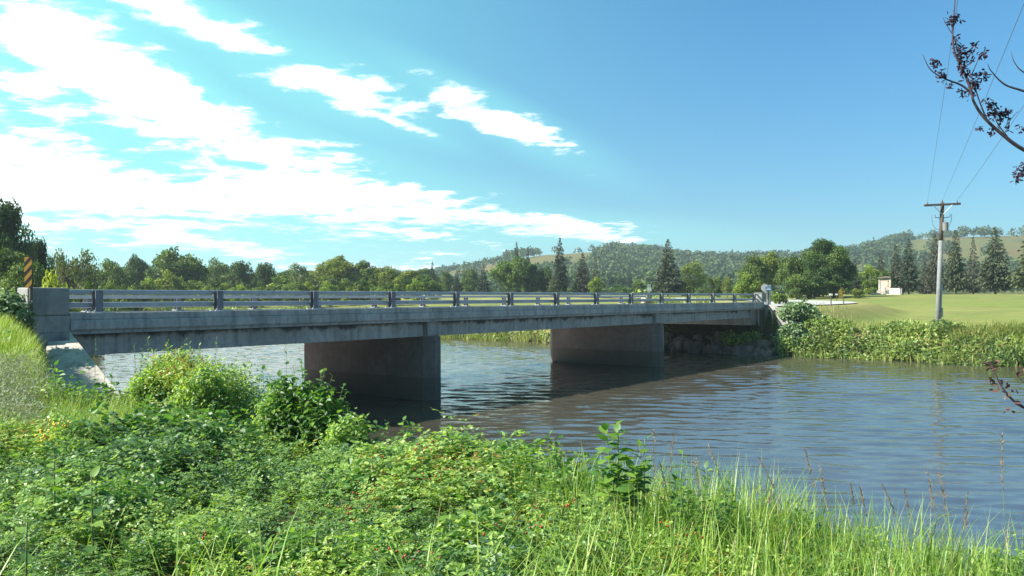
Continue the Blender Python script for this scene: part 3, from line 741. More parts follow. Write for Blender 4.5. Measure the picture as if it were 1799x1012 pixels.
# ------------------------------------------------------------------ foliage tools
def leaf_arrays(base, dirv, nrm, ln, wd, tint, style):
    """turn leaves (base point, direction, normal, length, width) into vertices, faces and tints"""
    dirv = unit(dirv); side = unit(np.cross(nrm, dirv)); nn = np.cross(dirv, side)
    ln = ln[:, None]; wd = wd[:, None]; n = len(base)
    if style == 'diamond':
        P = [base, base + dirv * ln * .5 + side * wd * .5, base + dirv * ln, base + dirv * ln * .5 - side * wd * .5]
        F = np.array([[0, 1, 2, 3]])
    else:
        dip = nn * wd * .18
        P = [base, base + dirv * ln * .28 + side * wd * .42 + dip, base + dirv * ln * .68 + side * wd * .45 + dip, base + dirv * ln - nn * ln * .08,
             base + dirv * ln * .68 - side * wd * .45 + dip, base + dirv * ln * .28 - side * wd * .42 + dip]
        F = np.array([[0, 1, 2, 3], [0, 3, 4, 5]])
    k = len(P); Vv = np.stack(P, 1).reshape(-1, 3)
    Fa = (F[None] + (np.arange(n) * k)[:, None, None]).reshape(-1, F.shape[1])
    return Vv, Fa, np.repeat(tint, k)
def leaf_mesh(name, L, mat, style='oval'):
    Vv, Fa, T = leaf_arrays(*L, style)
    return np_mesh(name, Vv, [Fa], mat, {'tint': T})
def cat(Ls): return tuple(np.concatenate(a) for a in zip(*Ls))
def inst(L, K, pos, rotz, tilt, scale, r, tj=.0):
    """copies of the leaf set L at K places"""
    b, d, n_, ln, wd, ti = L; m = len(b)
    cz, sz = np.cos(rotz), np.sin(rotz); a = r.uniform(0, 6.28, K); tl = tilt
    Rz = np.zeros((K, 3, 3)); Rz[:, 0, 0] = cz; Rz[:, 0, 1] = -sz; Rz[:, 1, 0] = sz; Rz[:, 1, 1] = cz; Rz[:, 2, 2] = 1
    ux, uy = np.cos(a), np.sin(a); c, s = np.cos(tl), np.sin(tl); Rt = np.zeros((K, 3, 3))
    Rt[:, 0, 0] = c + ux * ux * (1 - c); Rt[:, 0, 1] = ux * uy * (1 - c); Rt[:, 0, 2] = uy * s
    Rt[:, 1, 0] = ux * uy * (1 - c); Rt[:, 1, 1] = c + uy * uy * (1 - c); Rt[:, 1, 2] = -ux * s
    Rt[:, 2, 0] = -uy * s; Rt[:, 2, 1] = ux * s; Rt[:, 2, 2] = c
    Q = np.einsum('kij,kjl->kil', Rt, Rz)
    f = lambda v: np.einsum('kij,mj->kmi', Q, v)
    sc = scale[:, None, None]
    shift = r.uniform(-tj, tj, K)[:, None]
    return ((f(b) * sc + pos[:, None]).reshape(-1, 3), f(d).reshape(-1, 3), f(n_).reshape(-1, 3), np.outer(scale, ln).ravel(), np.outer(scale, wd).ravel(), np.clip((ti[None] + shift), 0, 1).ravel())

def blades(name, base, hgt, wid, lean, az, tint, mat, seg=4, droop=1.0):
    """curved, tapering grass blades"""
    n = len(base); t = np.linspace(0, 1, seg + 1)
    dirh = np.stack([np.cos(az), np.sin(az), np.zeros(n)], 1); side = np.stack([-np.sin(az), np.cos(az), np.zeros(n)], 1)
    rows = []
    for q in t:
        out_ = lean * q ** 2 * hgt; up_ = hgt * (q - droop * .35 * np.clip(lean, 0, 1.2) * q ** 3)
        c = base + dirh * out_[:, None] + np.array([0, 0, 1.]) * up_[:, None]
        w_ = (wid * (1 - q ** 1.6) * .5 + wid * .03)[:, None]
        tw = side * math.cos(q * .8) + dirh * math.sin(q * .8) * .5
        rows += [c - tw * w_, c + tw * w_]
    Vv = np.stack(rows, 1).reshape(-1, 3); k = 2 * (seg + 1)
    F = np.array([[2 * i, 2 * i + 1, 2 * i + 3, 2 * i + 2] for i in range(seg)])
    Fa = (F[None] + (np.arange(n) * k)[:, None, None]).reshape(-1, 4)
    return np_mesh(name, Vv, [Fa], mat, {'tint': np.repeat(tint, k)})

G1 = (.030, .060, .014); G2 = (.055, .105, .018); G3 = (.10, .155, .025); G4 = (.17, .20, .04)
M['crown'] = leaf_mat('tree_foliage', [(0, (.060, .095, .024)), (.5, (.125, .180, .040)), (1, (.23, .285, .06))], .32, .6, .25, True)
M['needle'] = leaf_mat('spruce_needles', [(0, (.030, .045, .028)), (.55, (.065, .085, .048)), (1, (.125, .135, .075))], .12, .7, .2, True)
M['hillwood'] = leaf_mat('hillside_canopy', [(0, (.026, .05, .022)), (.5, (.052, .085, .03)), (1, (.10, .135, .042))], .2, .7, .2)
M['under'] = leaf_mat('undergrowth_leaves', [(0, (.06, .125, .065)), (.3, (.13, .235, .075)), (.6, (.26, .385, .09)), (.88, (.42, .50, .12)), (.96, (.40, .28, .06)), (1, (.32, .11, .05))], .42, .46, .45)
M['grass'] = leaf_mat('tall_grass', [(0, (.07, .14, .03)), (.4, (.16, .28, .045)), (.75, (.30, .42, .07)), (.92, (.36, .34, .12)), (1, (.40, .30, .16))], .38, .42, .45)
M['bigleaf'] = leaf_mat('broad_leaves', [(0, (.05, .12, .04)), (.5, (.10, .21, .045)), (1, (.20, .32, .05))], .42, .48, .35)
M['greyleaf'] = leaf_mat('grey_green_leaves', [(0, (.10, .13, .085)), (.5, (.19, .22, .15)), (1, (.30, .31, .22))], .2, .6, .3)
M['greybush'] = leaf_mat('pale_bush_leaves', [(0, (.08, .13, .06)), (.5, (.16, .24, .11)), (1, (.32, .40, .25))], .3, .45, .5)
M['bankleaf'] = leaf_mat('bank_foliage', [(0, (.035, .065, .022)), (.4, (.12, .185, .04)), (.75, (.27, .34, .07)), (1, (.38, .36, .12))], .3, .5, .35)
M['deadleaf'] = leaf_mat('dry_purple_leaves', [(0, (.022, .014, .032)), (.6, (.040, .024, .045)), (1, (.075, .04, .055))], .12, .7, .2)
M['redleaf'] = leaf_mat('red_leaves', [(0, (.07, .03, .04)), (1, (.17, .08, .06))], .3, .5, .3)
M['hip'] = simple('red_rose_hip', (.38, .03, .015), .35, 0, .3, 30)
M['flower'] = simple('yellow_petals', (.72, .42, .03), .6, 0, .15, 30)
M['seed'] = leaf_mat('grass_seed_heads', [(0, (.20, .11, .09)), (1, (.42, .27, .18))], .2, .7, .2)

# ------------------------------------------------------------------ tree prototypes (unit height, unit width)
def crown_broad(seed, nclump, nleaf, leaf, z0=.12, rx=.5, style='diamond', open_=1.0, crz=None):
    r = np.random.RandomState(seed); Ls = []
    cz = (1 + z0) / 2; rz = (1 - z0) / 2
    cen = []
    while len(cen) < nclump:
        p = r.uniform(-1, 1, 3); q = np.linalg.norm(p)
        if q > 1 or q < .35 * r.rand(): continue
        wz = 1 - .35 * max(0, p[2]) ** 1.5 - .30 * max(0, -p[2]) ** 2
        lob = .62 + .75 * float(fbm(math.atan2(p[1], p[0]) * 1.1 + 9 + seed * 3.7, p[2] * 2.6 + 20, seed, 2)) + .07 * r.randn()
        cen.append((p[0] * rx * wz * lob * .86, p[1] * rx * wz * lob * .86, cz + p[2] * rz * (.86 + .08 * r.randn()), q))
    for cx_, cy_, cz_, q in cen:
        rad = r.uniform(.07, .145) * open_; m = int(nleaf * (rad / .11) ** 2)
        d = unit(r.normal(size=(m, 3))); rr = rad * (.55 + .5 * r.rand(m))[:, None]
        b = np.array([cx_, cy_, cz_]) + d * rr * np.array([1.15, 1.15, .8])
        nrm_ = unit(d + .8 * r.normal(size=(m, 3)) + [0, 0, .25]); dr = np.cross(nrm_, r.normal(size=(m, 3)))
        ti = np.clip(r.uniform(.1, .85) + r.normal(size=m) * .14, 0, 1)
        Ls.append((b, dr, nrm_, leaf * r.uniform(.7, 1.4, m), leaf * .75 * r.uniform(.7, 1.3, m), ti))
    return cat(Ls), cen
def trunk_broad(seed, cen, forks=7, rad=.022):
    r = np.random.RandomState(seed + 50); mb = MB()
    top = .5
    mb.tube([(0, 0, -.06), (.004, .003, .12), (.012 * r.randn(), .01 * r.randn(), .3), (.02 * r.randn(), .02 * r.randn(), top), (.03 * r.randn(), .03 * r.randn(), .8)], [rad * 1.35, rad, rad * .8, rad * .55, rad * .12], 7)
    for i in r.permutation(len(cen))[:forks]:
        c = np.array(cen[i][:3]); s0 = np.array([0, 0, r.uniform(.16, .45)])
        mb.tube([s0, s0 * .5 + c * .5 + [0, 0, -.02], c], [rad * .5, rad * .3, rad * .08], 5)
    return mb
def tree_proto(seed, nclump, nleaf, leaf, **kw):
    fork = kw.pop('forks', 8)
    L, cen = crown_broad(seed, nclump, nleaf, leaf, **kw)
    return leaf_mesh('crown', L, M['crown'], 'diamond'), trunk_broad(seed, cen, fork).mesh('trunk', M['bark'], sm=True)
def spruce_proto(seed, levels=42, nb=15, spray=13, z0=.07, full=1.0):
    r = np.random.RandomState(seed); B_, D_, N_, Ln, Wd, T_ = [], [], [], [], [], []
    for i in range(levels):
        z = z0 + (1 - z0) * (i + r.rand() * .6) / levels
        rad = .5 * (1 - z) ** .85 * (1.0 + .10 * r.randn()) * min(1, .55 + (z - z0) * 6) + .012
        for j in range(max(4, int(nb * (1.1 - .5 * z)))):
            if r.rand() < .10 / full: continue
            a = r.uniform(0, 6.28); L_ = rad * r.uniform(.72, 1.12); dr = np.array([math.cos(a), math.sin(a), 0])
            k = max(3, int(spray * L_ / .35)) ; tt = r.uniform(.15, 1, k)
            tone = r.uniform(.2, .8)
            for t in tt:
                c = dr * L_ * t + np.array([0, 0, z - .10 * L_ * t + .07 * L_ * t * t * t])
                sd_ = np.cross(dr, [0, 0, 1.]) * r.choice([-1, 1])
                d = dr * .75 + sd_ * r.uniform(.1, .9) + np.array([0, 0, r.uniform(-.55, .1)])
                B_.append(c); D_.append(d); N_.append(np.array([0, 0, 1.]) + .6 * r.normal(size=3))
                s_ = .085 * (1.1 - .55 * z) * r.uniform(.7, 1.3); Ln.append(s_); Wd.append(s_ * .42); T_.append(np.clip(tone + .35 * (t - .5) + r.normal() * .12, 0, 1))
    # leader
    for i in range(30):
        z = r.uniform(.9, 1.0); a = r.uniform(0, 6.28); B_.append(np.array([0, 0, z])); D_.append(np.array([math.cos(a), math.sin(a), r.uniform(.2, 1.6)])); N_.append(r.normal(size=3)); Ln.append(.03); Wd.append(.012); T_.append(.4)
    L = tuple(np.array(v) for v in (B_, D_, N_, Ln, Wd, T_))
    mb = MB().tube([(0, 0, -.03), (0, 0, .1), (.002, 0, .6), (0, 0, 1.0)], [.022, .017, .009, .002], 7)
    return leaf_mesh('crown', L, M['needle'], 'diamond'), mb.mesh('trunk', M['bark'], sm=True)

PR = {
 'broadA': tree_proto(1, 90, 100, .042, open_=1.05), 'broadB': tree_proto(2, 95, 95, .042, z0=.03, open_=1.05), 'broadC': tree_proto(3, 80, 95, .045, z0=.06, rx=.48, open_=1.05),
 'sparse': tree_proto(4, 52, 50, .042, z0=.12, forks=22), 'near': tree_proto(5, 85, 400, .027, z0=.02, forks=30, open_=1.12),
 'shrub': tree_proto(6, 36, 85, .055, z0=-.06, forks=4), 'shrubB': tree_proto(7, 30, 90, .055, z0=-.05, forks=4),
 'spruceA': spruce_proto(11), 'spruceB': spruce_proto(12, 40, 16, 13), 'spruceC': spruce_proto(13, 40, 12, 11, full=.6), 'spruceN': spruce_proto(14, 40, 16, 14, z0=.10),
}
used = {}
def place_tree(kind, x, ytop, wpx, Y, col, label, group=None, ybase=None, cat_='tree', name=None):
    p = px(x, 520, Y); g0 = gz_at(p[0], Y)
    if ybase is not None: g0 = min(g0, EYE + (HY - ybase) / FPX * Y)
    h = EYE + (HY - ytop) / FPX * Y - g0; wd = wpx / FPX * Y
    nm = name or ('spruce_tree' if kind.startswith('spruce') else 'shrub' if kind.startswith('shrub') else 'broadleaf_tree')
    r = np.random.RandomState(int(x * 7 + Y) % 99991)
    o = thing(nm, (p[0], Y, g0 - .05), label, cat_, group, rz=r.uniform(0, 6.28)); o.scale = (wd, wd, h)
    cm, tm = PR[kind]
    tr = link('trunk', tm, o); cr = link('crown', cm, o)
    if not kind.startswith('shrub') and wd > 0: tr.scale = (h / wd * .8, h / wd * .8, 1)
    if kind.startswith('shrub'): tr.name = 'stems'
    cr.color = (*col, 1)
    return o
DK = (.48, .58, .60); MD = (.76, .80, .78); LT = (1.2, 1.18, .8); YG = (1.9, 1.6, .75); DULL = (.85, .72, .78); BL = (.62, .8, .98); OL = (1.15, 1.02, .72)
g_left = 'broadleaf trees in the treeline beyond the left of the bridge'
T = [
 ('near', 2, 343, 140, 62, DK, 'tall dark leafy tree filling the left edge above the hazard marker', g_left),
 ('near', 66, 412, 66, 66, DK, 'dark tree leaning out just right of the hazard marker', g_left),
 ('near', 20, 430, 150, 54, MD, 'mid green bushy tree low against the left edge', g_left),
 ('shrub', 98, 466, 90, 48, YG, 'yellow green rounded bush right of the hazard marker', None),
 ('shrubB', 150, 487, 80, 52, OL, 'olive bush just behind the first railing post', None),
 ('sparse', 108, 432, 62, 92, DULL, 'thin bare topped greyish tree right of the tall left tree', g_left),
 ('sparse', 148, 432, 72, 92, DULL, 'purplish half bare tree, tallest above the first railing post', g_left),
 ('broadB', 192, 455, 74, 120, MD, 'green rounded tree between the half bare tree and the small topknot tree', g_left),
 ('broadA', 242, 446, 56, 150, DK, 'dark topknot tree, second left of the widest tree', g_left),
 ('broadC', 222, 462, 52, 140, MD, 'rounded green tree below the dark topknot tree', g_left),
 ('broadA', 308, 433, 108, 135, MD, 'widest and tallest broadleaf tree left of centre', g_left),
 ('shrub', 300, 470, 60, 118, OL, 'olive bushy tree in front of the widest tree', g_left),
 ('broadB', 340, 452, 50, 140, MD, 'green tree on the right shoulder of the widest tree', g_left),
 ('sparse', 377, 449, 46, 150, MD, 'thin see through tree right of the widest tree', g_left),
 ('broadC', 424, 451, 52, 150, DK, 'dark tree, left one of the pair above the third railing post', g_left),
 ('broadC', 466, 454, 44, 150, DK, 'dark upright tree, right one of the pair above the third railing post', g_left),
 ('sparse', 522, 459, 46, 155, MD, 'lone feathery tree with sky on both sides', g_left),
 ('broadA', 592, 448, 84, 150, OL, 'broad olive tree with a rounded open crown right of the lone feathery tree', g_left),
 ('broadB', 640, 457, 62, 150, MD, 'green tree at the right shoulder of the broad olive tree', g_left),
 ('spruceA', 633, 456, 14, 175, DK, 'small dark spruce tip poking above the broad olive tree', None),
 ('broadA', 680, 470, 60, 150, OL, 'olive green tree above the fifth railing post', g_left),
 ('broadB', 725, 473, 66, 145, OL, 'low yellowish tree, last broadleaf before the small spruce', g_left),
 ('spruceA', 760, 459, 24, 175, DK, 'small dark spruce at the right end of the left treeline', None),
 ('broadB', 782, 475, 30, 200, MD, 'small green tree right of the small spruce', g_left),
 ('broadC', 826, 468, 40, 190, MD, 'green tree between two short dark spruces', None),
 ('spruceB', 803, 474, 22, 180, DK, 'short dark spruce, left of the two beside the dense round tree', None),
 ('spruceB', 850, 466, 30, 175, DK, 'short dark spruce touching the left of the dense round tree', None),
 ('broadA', 905, 449, 84, 165, (.75, .85, .7), 'dense round dark green tree under two spruce tops', None),
 ('broadB', 938, 462, 44, 165, DK, 'dark green tree on the right of the dense round tree', None),
 ('spruceA', 908, 424, 22, 190, DK, 'taller of two spruce tops rising behind the dense round tree', None),
 ('spruceA', 928, 434, 18, 192, DK, 'shorter of two spruce tops behind the dense round tree', None),
 ('broadC', 959, 463, 32, 165, DK, 'narrow dark tree left of the tallest centre spruce', None),
 ('spruceN', 984, 417, 36, 150, (.5, .55, .6), 'tallest dark ragged spruce near the centre', None),
 ('spruceB', 976, 478, 36, 145, (1.1, 1.1, .9), 'short pale spruce at the foot of the tallest centre spruce', None),
 ('spruceB', 1024, 444, 38, 150, DULL, 'full cone shaped spruce right of the tallest centre spruce', None),
 ('spruceC', 1047, 451, 22, 165, DULL, 'slim sparse spruce right of the full cone shaped spruce', None),
 ('shrub', 1048, 484, 34, 130, LT, 'bright green young round tree in front of the slim sparse spruce', None),
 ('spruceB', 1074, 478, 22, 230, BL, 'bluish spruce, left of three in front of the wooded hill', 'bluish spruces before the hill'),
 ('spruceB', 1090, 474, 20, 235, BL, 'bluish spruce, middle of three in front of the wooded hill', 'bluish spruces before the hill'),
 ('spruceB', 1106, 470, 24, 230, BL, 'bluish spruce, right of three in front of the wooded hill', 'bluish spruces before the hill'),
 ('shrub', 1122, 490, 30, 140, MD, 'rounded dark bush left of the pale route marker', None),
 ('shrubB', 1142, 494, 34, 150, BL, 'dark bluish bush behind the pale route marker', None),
 ('spruceN', 1174, 419, 58, 128, (.85, .82, .85), 'large broad spruce standing alone right of centre', None),
 ('sparse', 1219, 456, 56, 130, (1.3, 1.15, 1.0), 'open grey green tree with visible trunk beside the large lone spruce', None),
 ('shrubB', 1199, 492, 40, 128, DULL, 'low bushes between the lone spruce and the open tree', None),
 ('sparse', 1247, 484, 24, 120, DK, 'small dark tree, left of three small ones before the drive', 'three small trees before the far drive'),
 ('shrub', 1260, 482, 26, 120, MD, 'small rounded tree, middle of three before the drive', 'three small trees before the far drive'),
 ('sparse', 1278, 484, 26, 118, OL, 'small pale leafed tree, right of three before the drive', 'three small trees before the far drive'),
 ('broadB', 1322, 446, 62, 120, MD, 'green bushy tree left of the route sign', None),
 ('broadA', 1350, 440, 62, 128, OL, 'olive green tree rising right above the small blue sign', None),
 ('broadB', 1315, 478, 56, 108, LT, 'lighter green low tree above the last railing posts', None),
 ('broadC', 1388, 442, 60, 112, MD, 'pale leaved leaning tree left of the big dark tree', None),
 ('broadB', 1420, 438, 64, 112, DK, 'dark tree against the left side of the big dark tree', None),
 ('near', 1446, 416, 88, 110, (.5, .62, .55), 'biggest dark broadleaf tree above the road end', None),
 ('broadB', 1474, 440, 56, 112, DK, 'dark tree against the right side of the big dark tree', None),
 ('shrub', 1400, 478, 60, 106, MD, 'leafy undergrowth tree below the pale leaning tree', None),
 ('shrubB', 1432, 480, 60, 106, DK, 'dark low bush under the big dark tree', None),
 ('shrubB', 1470, 478, 50, 107, DK, 'dark low bush right under the big dark tree', None),
 ('spruceB', 1502, 455, 30, 120, DK, 'dark spruce between the big dark tree and the bright green tree', None),
 ('shrub', 1530, 462, 50, 126, LT, 'bright green tree left of the park sign', None),
 ('broadC', 1550, 470, 40, 130, MD, 'green tree directly behind the park sign', None),
 ('shrub', 1507, 505, 30, 104, OL, 'clipped looking round bush left of the park sign', None),
 ('shrubB', 1479, 503, 12, 104, (2.0, 1.2, .8), 'tiny reddish bush before the big dark tree', None),
 ('spruceA', 1548, 440, 30, 150, DULL, 'greyish spruce behind the park sign, on its left', None),
 ('spruceA', 1574, 428, 36, 140, DULL, 'greyish spruce rising behind the low white board', None),
 ('spruceN', 1597, 419, 42, 130, (.6, .68, .68), 'dark spruce between the park sign and the utility pole', None),
 ('spruceA', 1626, 455, 32, 150, DULL, 'lower spruce hidden between two tall ones left of the pole', None),
 ('spruceN', 1643, 409, 40, 124, DULL, 'tall spruce partly hidden by the utility pole', None),
 ('spruceN', 1679, 403, 46, 122, (.9, .9, .8), 'tall spruce just right of the utility pole', None),
 ('spruceC', 1710, 416, 34, 128, DULL, 'slimmer brownish spruce, second right of the utility pole', None),
 ('spruceN', 1749, 398, 66, 118, (.9, .9, .8), 'widest spruce, third right of the utility pole', None),
 ('spruceN', 1818, 380, 84, 112, (1.1, 1.1, .85), 'spruce cut off by the right edge of the view', None),
 ('spruceA', 1860, 400, 60, 118, DULL, 'spruce beyond the right edge', None),
]
for q in T:
    place_tree(q[0], q[1], q[2], q[3], q[4], q[5], q[6], q[7], cat_='bush' if q[0].startswith('shrub') else 'tree')
ORD = 'leftmost second third fourth fifth sixth seventh eighth ninth tenth eleventh twelfth thirteenth fourteenth fifteenth sixteenth seventeenth eighteenth nineteenth twentieth twenty-first twenty-second twenty-third twenty-fourth twenty-fifth twenty-sixth twenty-seventh twenty-eighth twenty-ninth thirtieth thirty-first thirty-second thirty-third thirty-fourth thirty-fifth thirty-sixth thirty-seventh thirty-eighth thirty-ninth fortieth forty-first forty-second forty-third forty-fourth forty-fifth forty-sixth'.split()
def nth(i): return ORD[i] + ('' if i == 0 else ' from the left')
def tone(c): return {MD: 'mid green', DK: 'dark green', OL: 'olive', LT: 'bright green', BL: 'bluish green'}[c]
r = np.random.RandomState(18)
for i in range(26):
    x = 70 + i * 27 + r.uniform(-9, 9)
    place_tree(['broadA', 'broadB', 'broadC', 'sparse'][i % 4], x, r.uniform(460, 480), r.uniform(50, 84), r.uniform(178, 200), [MD, DK, OL, MD, DK][i % 5], tone([MD, DK, OL, MD, DK][i % 5]) + ' tree, ' + nth(i) + ' in the farther row of the left treeline', 'farther row of the left treeline')
# low shrubs that fill the foot of the left treeline
r = np.random.RandomState(8)
for i in range(46):
    x = 60 + i * 15.6 + r.uniform(-6, 6)
    place_tree('shrub' if i % 2 else 'shrubB', x, r.uniform(480, 503), r.uniform(34, 60), r.uniform(108, 135) if x > 250 else r.uniform(75, 105), [MD, OL, DK, LT, MD][i % 5], tone([MD, OL, DK, LT, MD][i % 5]) + ' shrub, ' + nth(i) + ' in the hedge below the left treeline', 'shrubs at the foot of the left treeline', cat_='bush')
for i in range(26):
    x = 820 + i * 26 + r.uniform(-8, 8)
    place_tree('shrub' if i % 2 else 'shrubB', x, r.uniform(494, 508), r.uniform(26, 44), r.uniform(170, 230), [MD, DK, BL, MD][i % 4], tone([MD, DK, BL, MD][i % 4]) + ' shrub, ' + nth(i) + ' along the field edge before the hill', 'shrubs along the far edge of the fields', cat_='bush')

# ------------------------------------------------------------------ wooded hillside: one far-off mass of crowns
r = np.random.RandomState(21)
def wooded(pxl, Y, rr):
    g_ = fbm(pxl * .012, Y * .01, 31)
    bare1 = (pxl > 925 + 22 * np.sin(Y * .03)) & (pxl < 1068 + 26 * np.sin(Y * .021)) & (Y > 495) & ~((pxl > 1060) & (pxl < 1118) & (Y > 640))
    bare2 = (pxl > 1592 + (Y - 500) * .06 * rr) & (Y > 450) & (fbm(pxl * .02, Y * .02, 37) < .56)
    bare3 = (pxl > 1060) & (pxl < 1150) & (Y > 700)
    return ~(bare1 | bare2 | bare3) & (g_ > .30 - .2 * (Y > 500))
N = 9000
Yc = np.sqrt(r.uniform(300 ** 2, 745 ** 2, N)); pc = r.uniform(-350, 2300, N)
keep = wooded(pc, Yc, r.rand(N)) & ((pc > 560) | (r.rand(N) < .35))
keep &= ~((pc < 890) & (Yc > 500) & (r.rand(N) < .8))
Yc, pc = Yc[keep], pc[keep]
extra = [(1016, 728), (1046, 705), (1040, 712), (855, 730), (842, 728), (832, 722), (820, 735), (795, 735), (868, 720), (985, 700), (975, 705), (1120, 720), (1620, 720), (1700, 725)]
pc = np.concatenate([pc, [e[0] for e in extra]]); Yc = np.concatenate([Yc, [e[1] for e in extra]])
xc = (pc - CX) / FPX * Yc; zc = ground(xc, Yc); n = len(xc)
hc = r.uniform(5.0, 9.0, n) * np.where(pc < 890, .62, 1.0); wc = r.uniform(5, 9.5, n)
m = 42
d = unit(r.normal(size=(n, m, 3))); d[..., 2] = np.abs(d[..., 2]) * 1.1 - .12
b = np.stack([xc, Yc, zc + hc * .42], 1)[:, None] + d * np.stack([wc * .5, wc * .5, hc * .55], 1)[:, None] * r.uniform(.7, 1.05, (n, m, 1))
nr = unit(d + .6 * r.normal(size=d.shape)); dr = np.cross(nr, r.normal(size=d.shape))
tone = np.clip(fbm(xc * .03, Yc * .02, 41) * 1.1 - .05 + r.normal(size=n) * .16, 0, 1)
ti = np.clip(tone[:, None] + r.normal(size=(n, m)) * .12, 0, 1)
Lh = (b.reshape(-1, 3), dr.reshape(-1, 3), nr.reshape(-1, 3), r.uniform(1.1, 2.3, n * m), r.uniform(.9, 1.8, n * m), ti.ravel())
tag(link('wooded_hillside', leaf_mesh('wooded_hillside', Lh, M['hillwood'], 'diamond')), 'distant deciduous wood covering the hillsides', 'wood', kind='stuff')

# ------------------------------------------------------------------ the near bank: leafy undergrowth
def sprig(seed, h=.5, nl=9, leaflets=5, ll=.036, spread=.16):
    r = np.random.RandomState(seed); Ls = []; stems = []
    for st in range(3):
        a0 = r.uniform(0, 6.28); lean = r.uniform(.1, .5)
        for i in range(nl):
            t = .25 + .75 * (i + r.rand() * .5) / nl; p = np.array([math.cos(a0) * lean * h * t * t, math.sin(a0) * lean * h * t * t, h * t])
            a = a0 + i * 2.4 + r.uniform(-.4, .4); out_ = np.array([math.cos(a), math.sin(a), r.uniform(.0, .55)]); out_ /= np.linalg.norm(out_)
            L_ = ll * r.uniform(1.6, 2.6) * (1.15 - .45 * t)
            k = leaflets; tt = np.linspace(.35, 1, (k + 1) // 2)
            sd_ = unit(np.cross(out_, [0, 0, 1.])[None])[0]; tone = r.uniform(.2, .75)
            if r.rand() < .05: tone = r.uniform(.85, 1.0)
            for j, q in enumerate(tt):
                c = p + out_ * L_ * q
                ds = [out_] if j == len(tt) - 1 else [out_ * .5 + sd_, out_ * .5 - sd_]
                for dd in ds:
                    Ls.append((c, dd + np.array([0, 0, r.uniform(-.35, .2)]), np.array([0, 0, 1.]) + .45 * r.normal(size=3), ll * r.uniform(.75, 1.2), ll * r.uniform(.5, .68), np.clip(tone + r.normal() * .07, 0, 1)))
    return tuple(np.array(v) for v in zip(*Ls))
def near_zone(x, y, margin=0.0):
    s_ = river_sd(x, y); d = x * NV[0] + y * NV[1]
    return (s_ > -.25 - margin) & (d < 17.75) & (y < 22)
def frustum(n, y0, y1, r, m=.66):
    """points spread evenly over the ground in front of the camera"""
    Y = np.sqrt(r.uniform(y0 * y0, y1 * y1, n)); X_ = r.uniform(-1, 1, n) * (m * Y + .5)
    return X_, Y
def pxl_of(x, y): return CX + x / y * FPX
def hplant(x, y):
    """how tall the undergrowth stands here"""
    n_ = fbm(x * .9, y * .9, 61, 3)
    big = fbm(x * .55 + 5, y * .55, 63, 2) + .35 * (fbm(x * 1.7, y * 1.7, 64, 2) - .45)
    low_ = smooth(x, .3, 2.5) * .22
    pz = CX + x / np.maximum(y, 1) * FPX
    low_ = low_ - .22 * smooth(y, 6.2, 7.4) * smooth(pz, 520, 640) * (1 - smooth(pz, 940, 1040))
    return np.maximum(.45, .28 + .8 * n_ + .75 * (big - .35) - low_)
r = np.random.RandomState(5); parts_ = []
protoN = [sprig(i, .50, 8, 5, .054) for i in range(7)]; protoF = [sprig(20 + i, .50, 6, 3, .070) for i in range(5)]
def scatter_sprigs(n, y0, y1, protos, dens, r, smul=1.0):
    x, y = frustum(n, y0, y1, r); k = near_zone(x, y) & (r.rand(n) < dens(x, y)); x, y = x[k], y[k]; z = ground(x, y)
    hp_ = hplant(x, y); which = r.randint(0, len(protos), len(x)); res = []
    for i, P_ in enumerate(protos):
        q = which == i; K = int(q.sum())
        if K == 0: continue
        sc = (hp_[q] * r.uniform(.75, 1.15, K)) * smul
        patch = fbm(x[q] * .8 + 9, y[q] * .8, 71, 3) - .5
        L = inst(P_, K, np.stack([x[q], y[q], z[q] + .02], 1), r.uniform(0, 6.28, K), r.uniform(0, .6, K), sc, r, .14)
        m_ = len(P_[0]); L = L[:5] + (np.clip(L[5] + np.repeat(patch, m_) * 1.0, 0, .985),)
        res.append(L)
    return res
def dens_leaf(x, y):
    p_ = pxl_of(x, y)
    g_ = smooth(p_, 760, 1050) * (.62 + .25 * (fbm(x * 1.3, y * 1.3, 81) > .5))
    return 1 - g_ * .95 * (y < 9)
res = scatter_sprigs(4600, 1.6, 9.0, protoN, dens_leaf, r) + scatter_sprigs(4400, 8.6, 20.5, protoF, lambda x, y: np.where((pxl_of(x, y) < 135) & (y > 12.3), .06, 1.0), r, 1.0)
uv = cat(res); print('leaves', len(uv[0]))
farm = uv[0][:, 1] > 5.6
tag(link('undergrowth', leaf_mesh('undergrowth', tuple(a[~farm] for a in uv), M['under'])), 'dense low leafy undergrowth covering the near bank', 'undergrowth', kind='stuff')
tag(link('undergrowth', leaf_mesh('undergrowth', tuple(a[farm] for a in uv), M['under'], 'diamond')), 'dense low leafy undergrowth sloping up to the near end of the bridge', 'undergrowth', kind='stuff')

def broad_dens(x, y): return smooth(fbm(x * .9 + 31, y * .9, 111, 3), .46, .56) * (pxl_of(x, y) > 60) * (1 - .7 * smooth(pxl_of(x, y), 800, 1100)) * .9
protoB = [sprig(60 + i, .58, 7, 3, .098) for i in range(4)]; protoS = [sprig(80 + i, .85, 9, 5, .045) for i in range(4)]
res = scatter_sprigs(900, 2.4, 13.5, protoB, broad_dens, r, 1.0)
tag(link('broad_leaved_weeds', leaf_mesh('broad_leaved_weeds', cat(res), M['bigleaf'])), 'patches of broader leaved weeds among the near undergrowth', 'weeds', kind='stuff')
res = scatter_sprigs(520, 3.0, 15, protoS, lambda x, y: 1 - .8 * ((pxl_of(x, y) < 250) & (y > 10)), r, .8)
tag(link('taller_shoots', leaf_mesh('taller_shoots', cat(res), M['under'], 'diamond')), 'loose taller shoots rising out of the near undergrowth', 'weeds', kind='stuff')
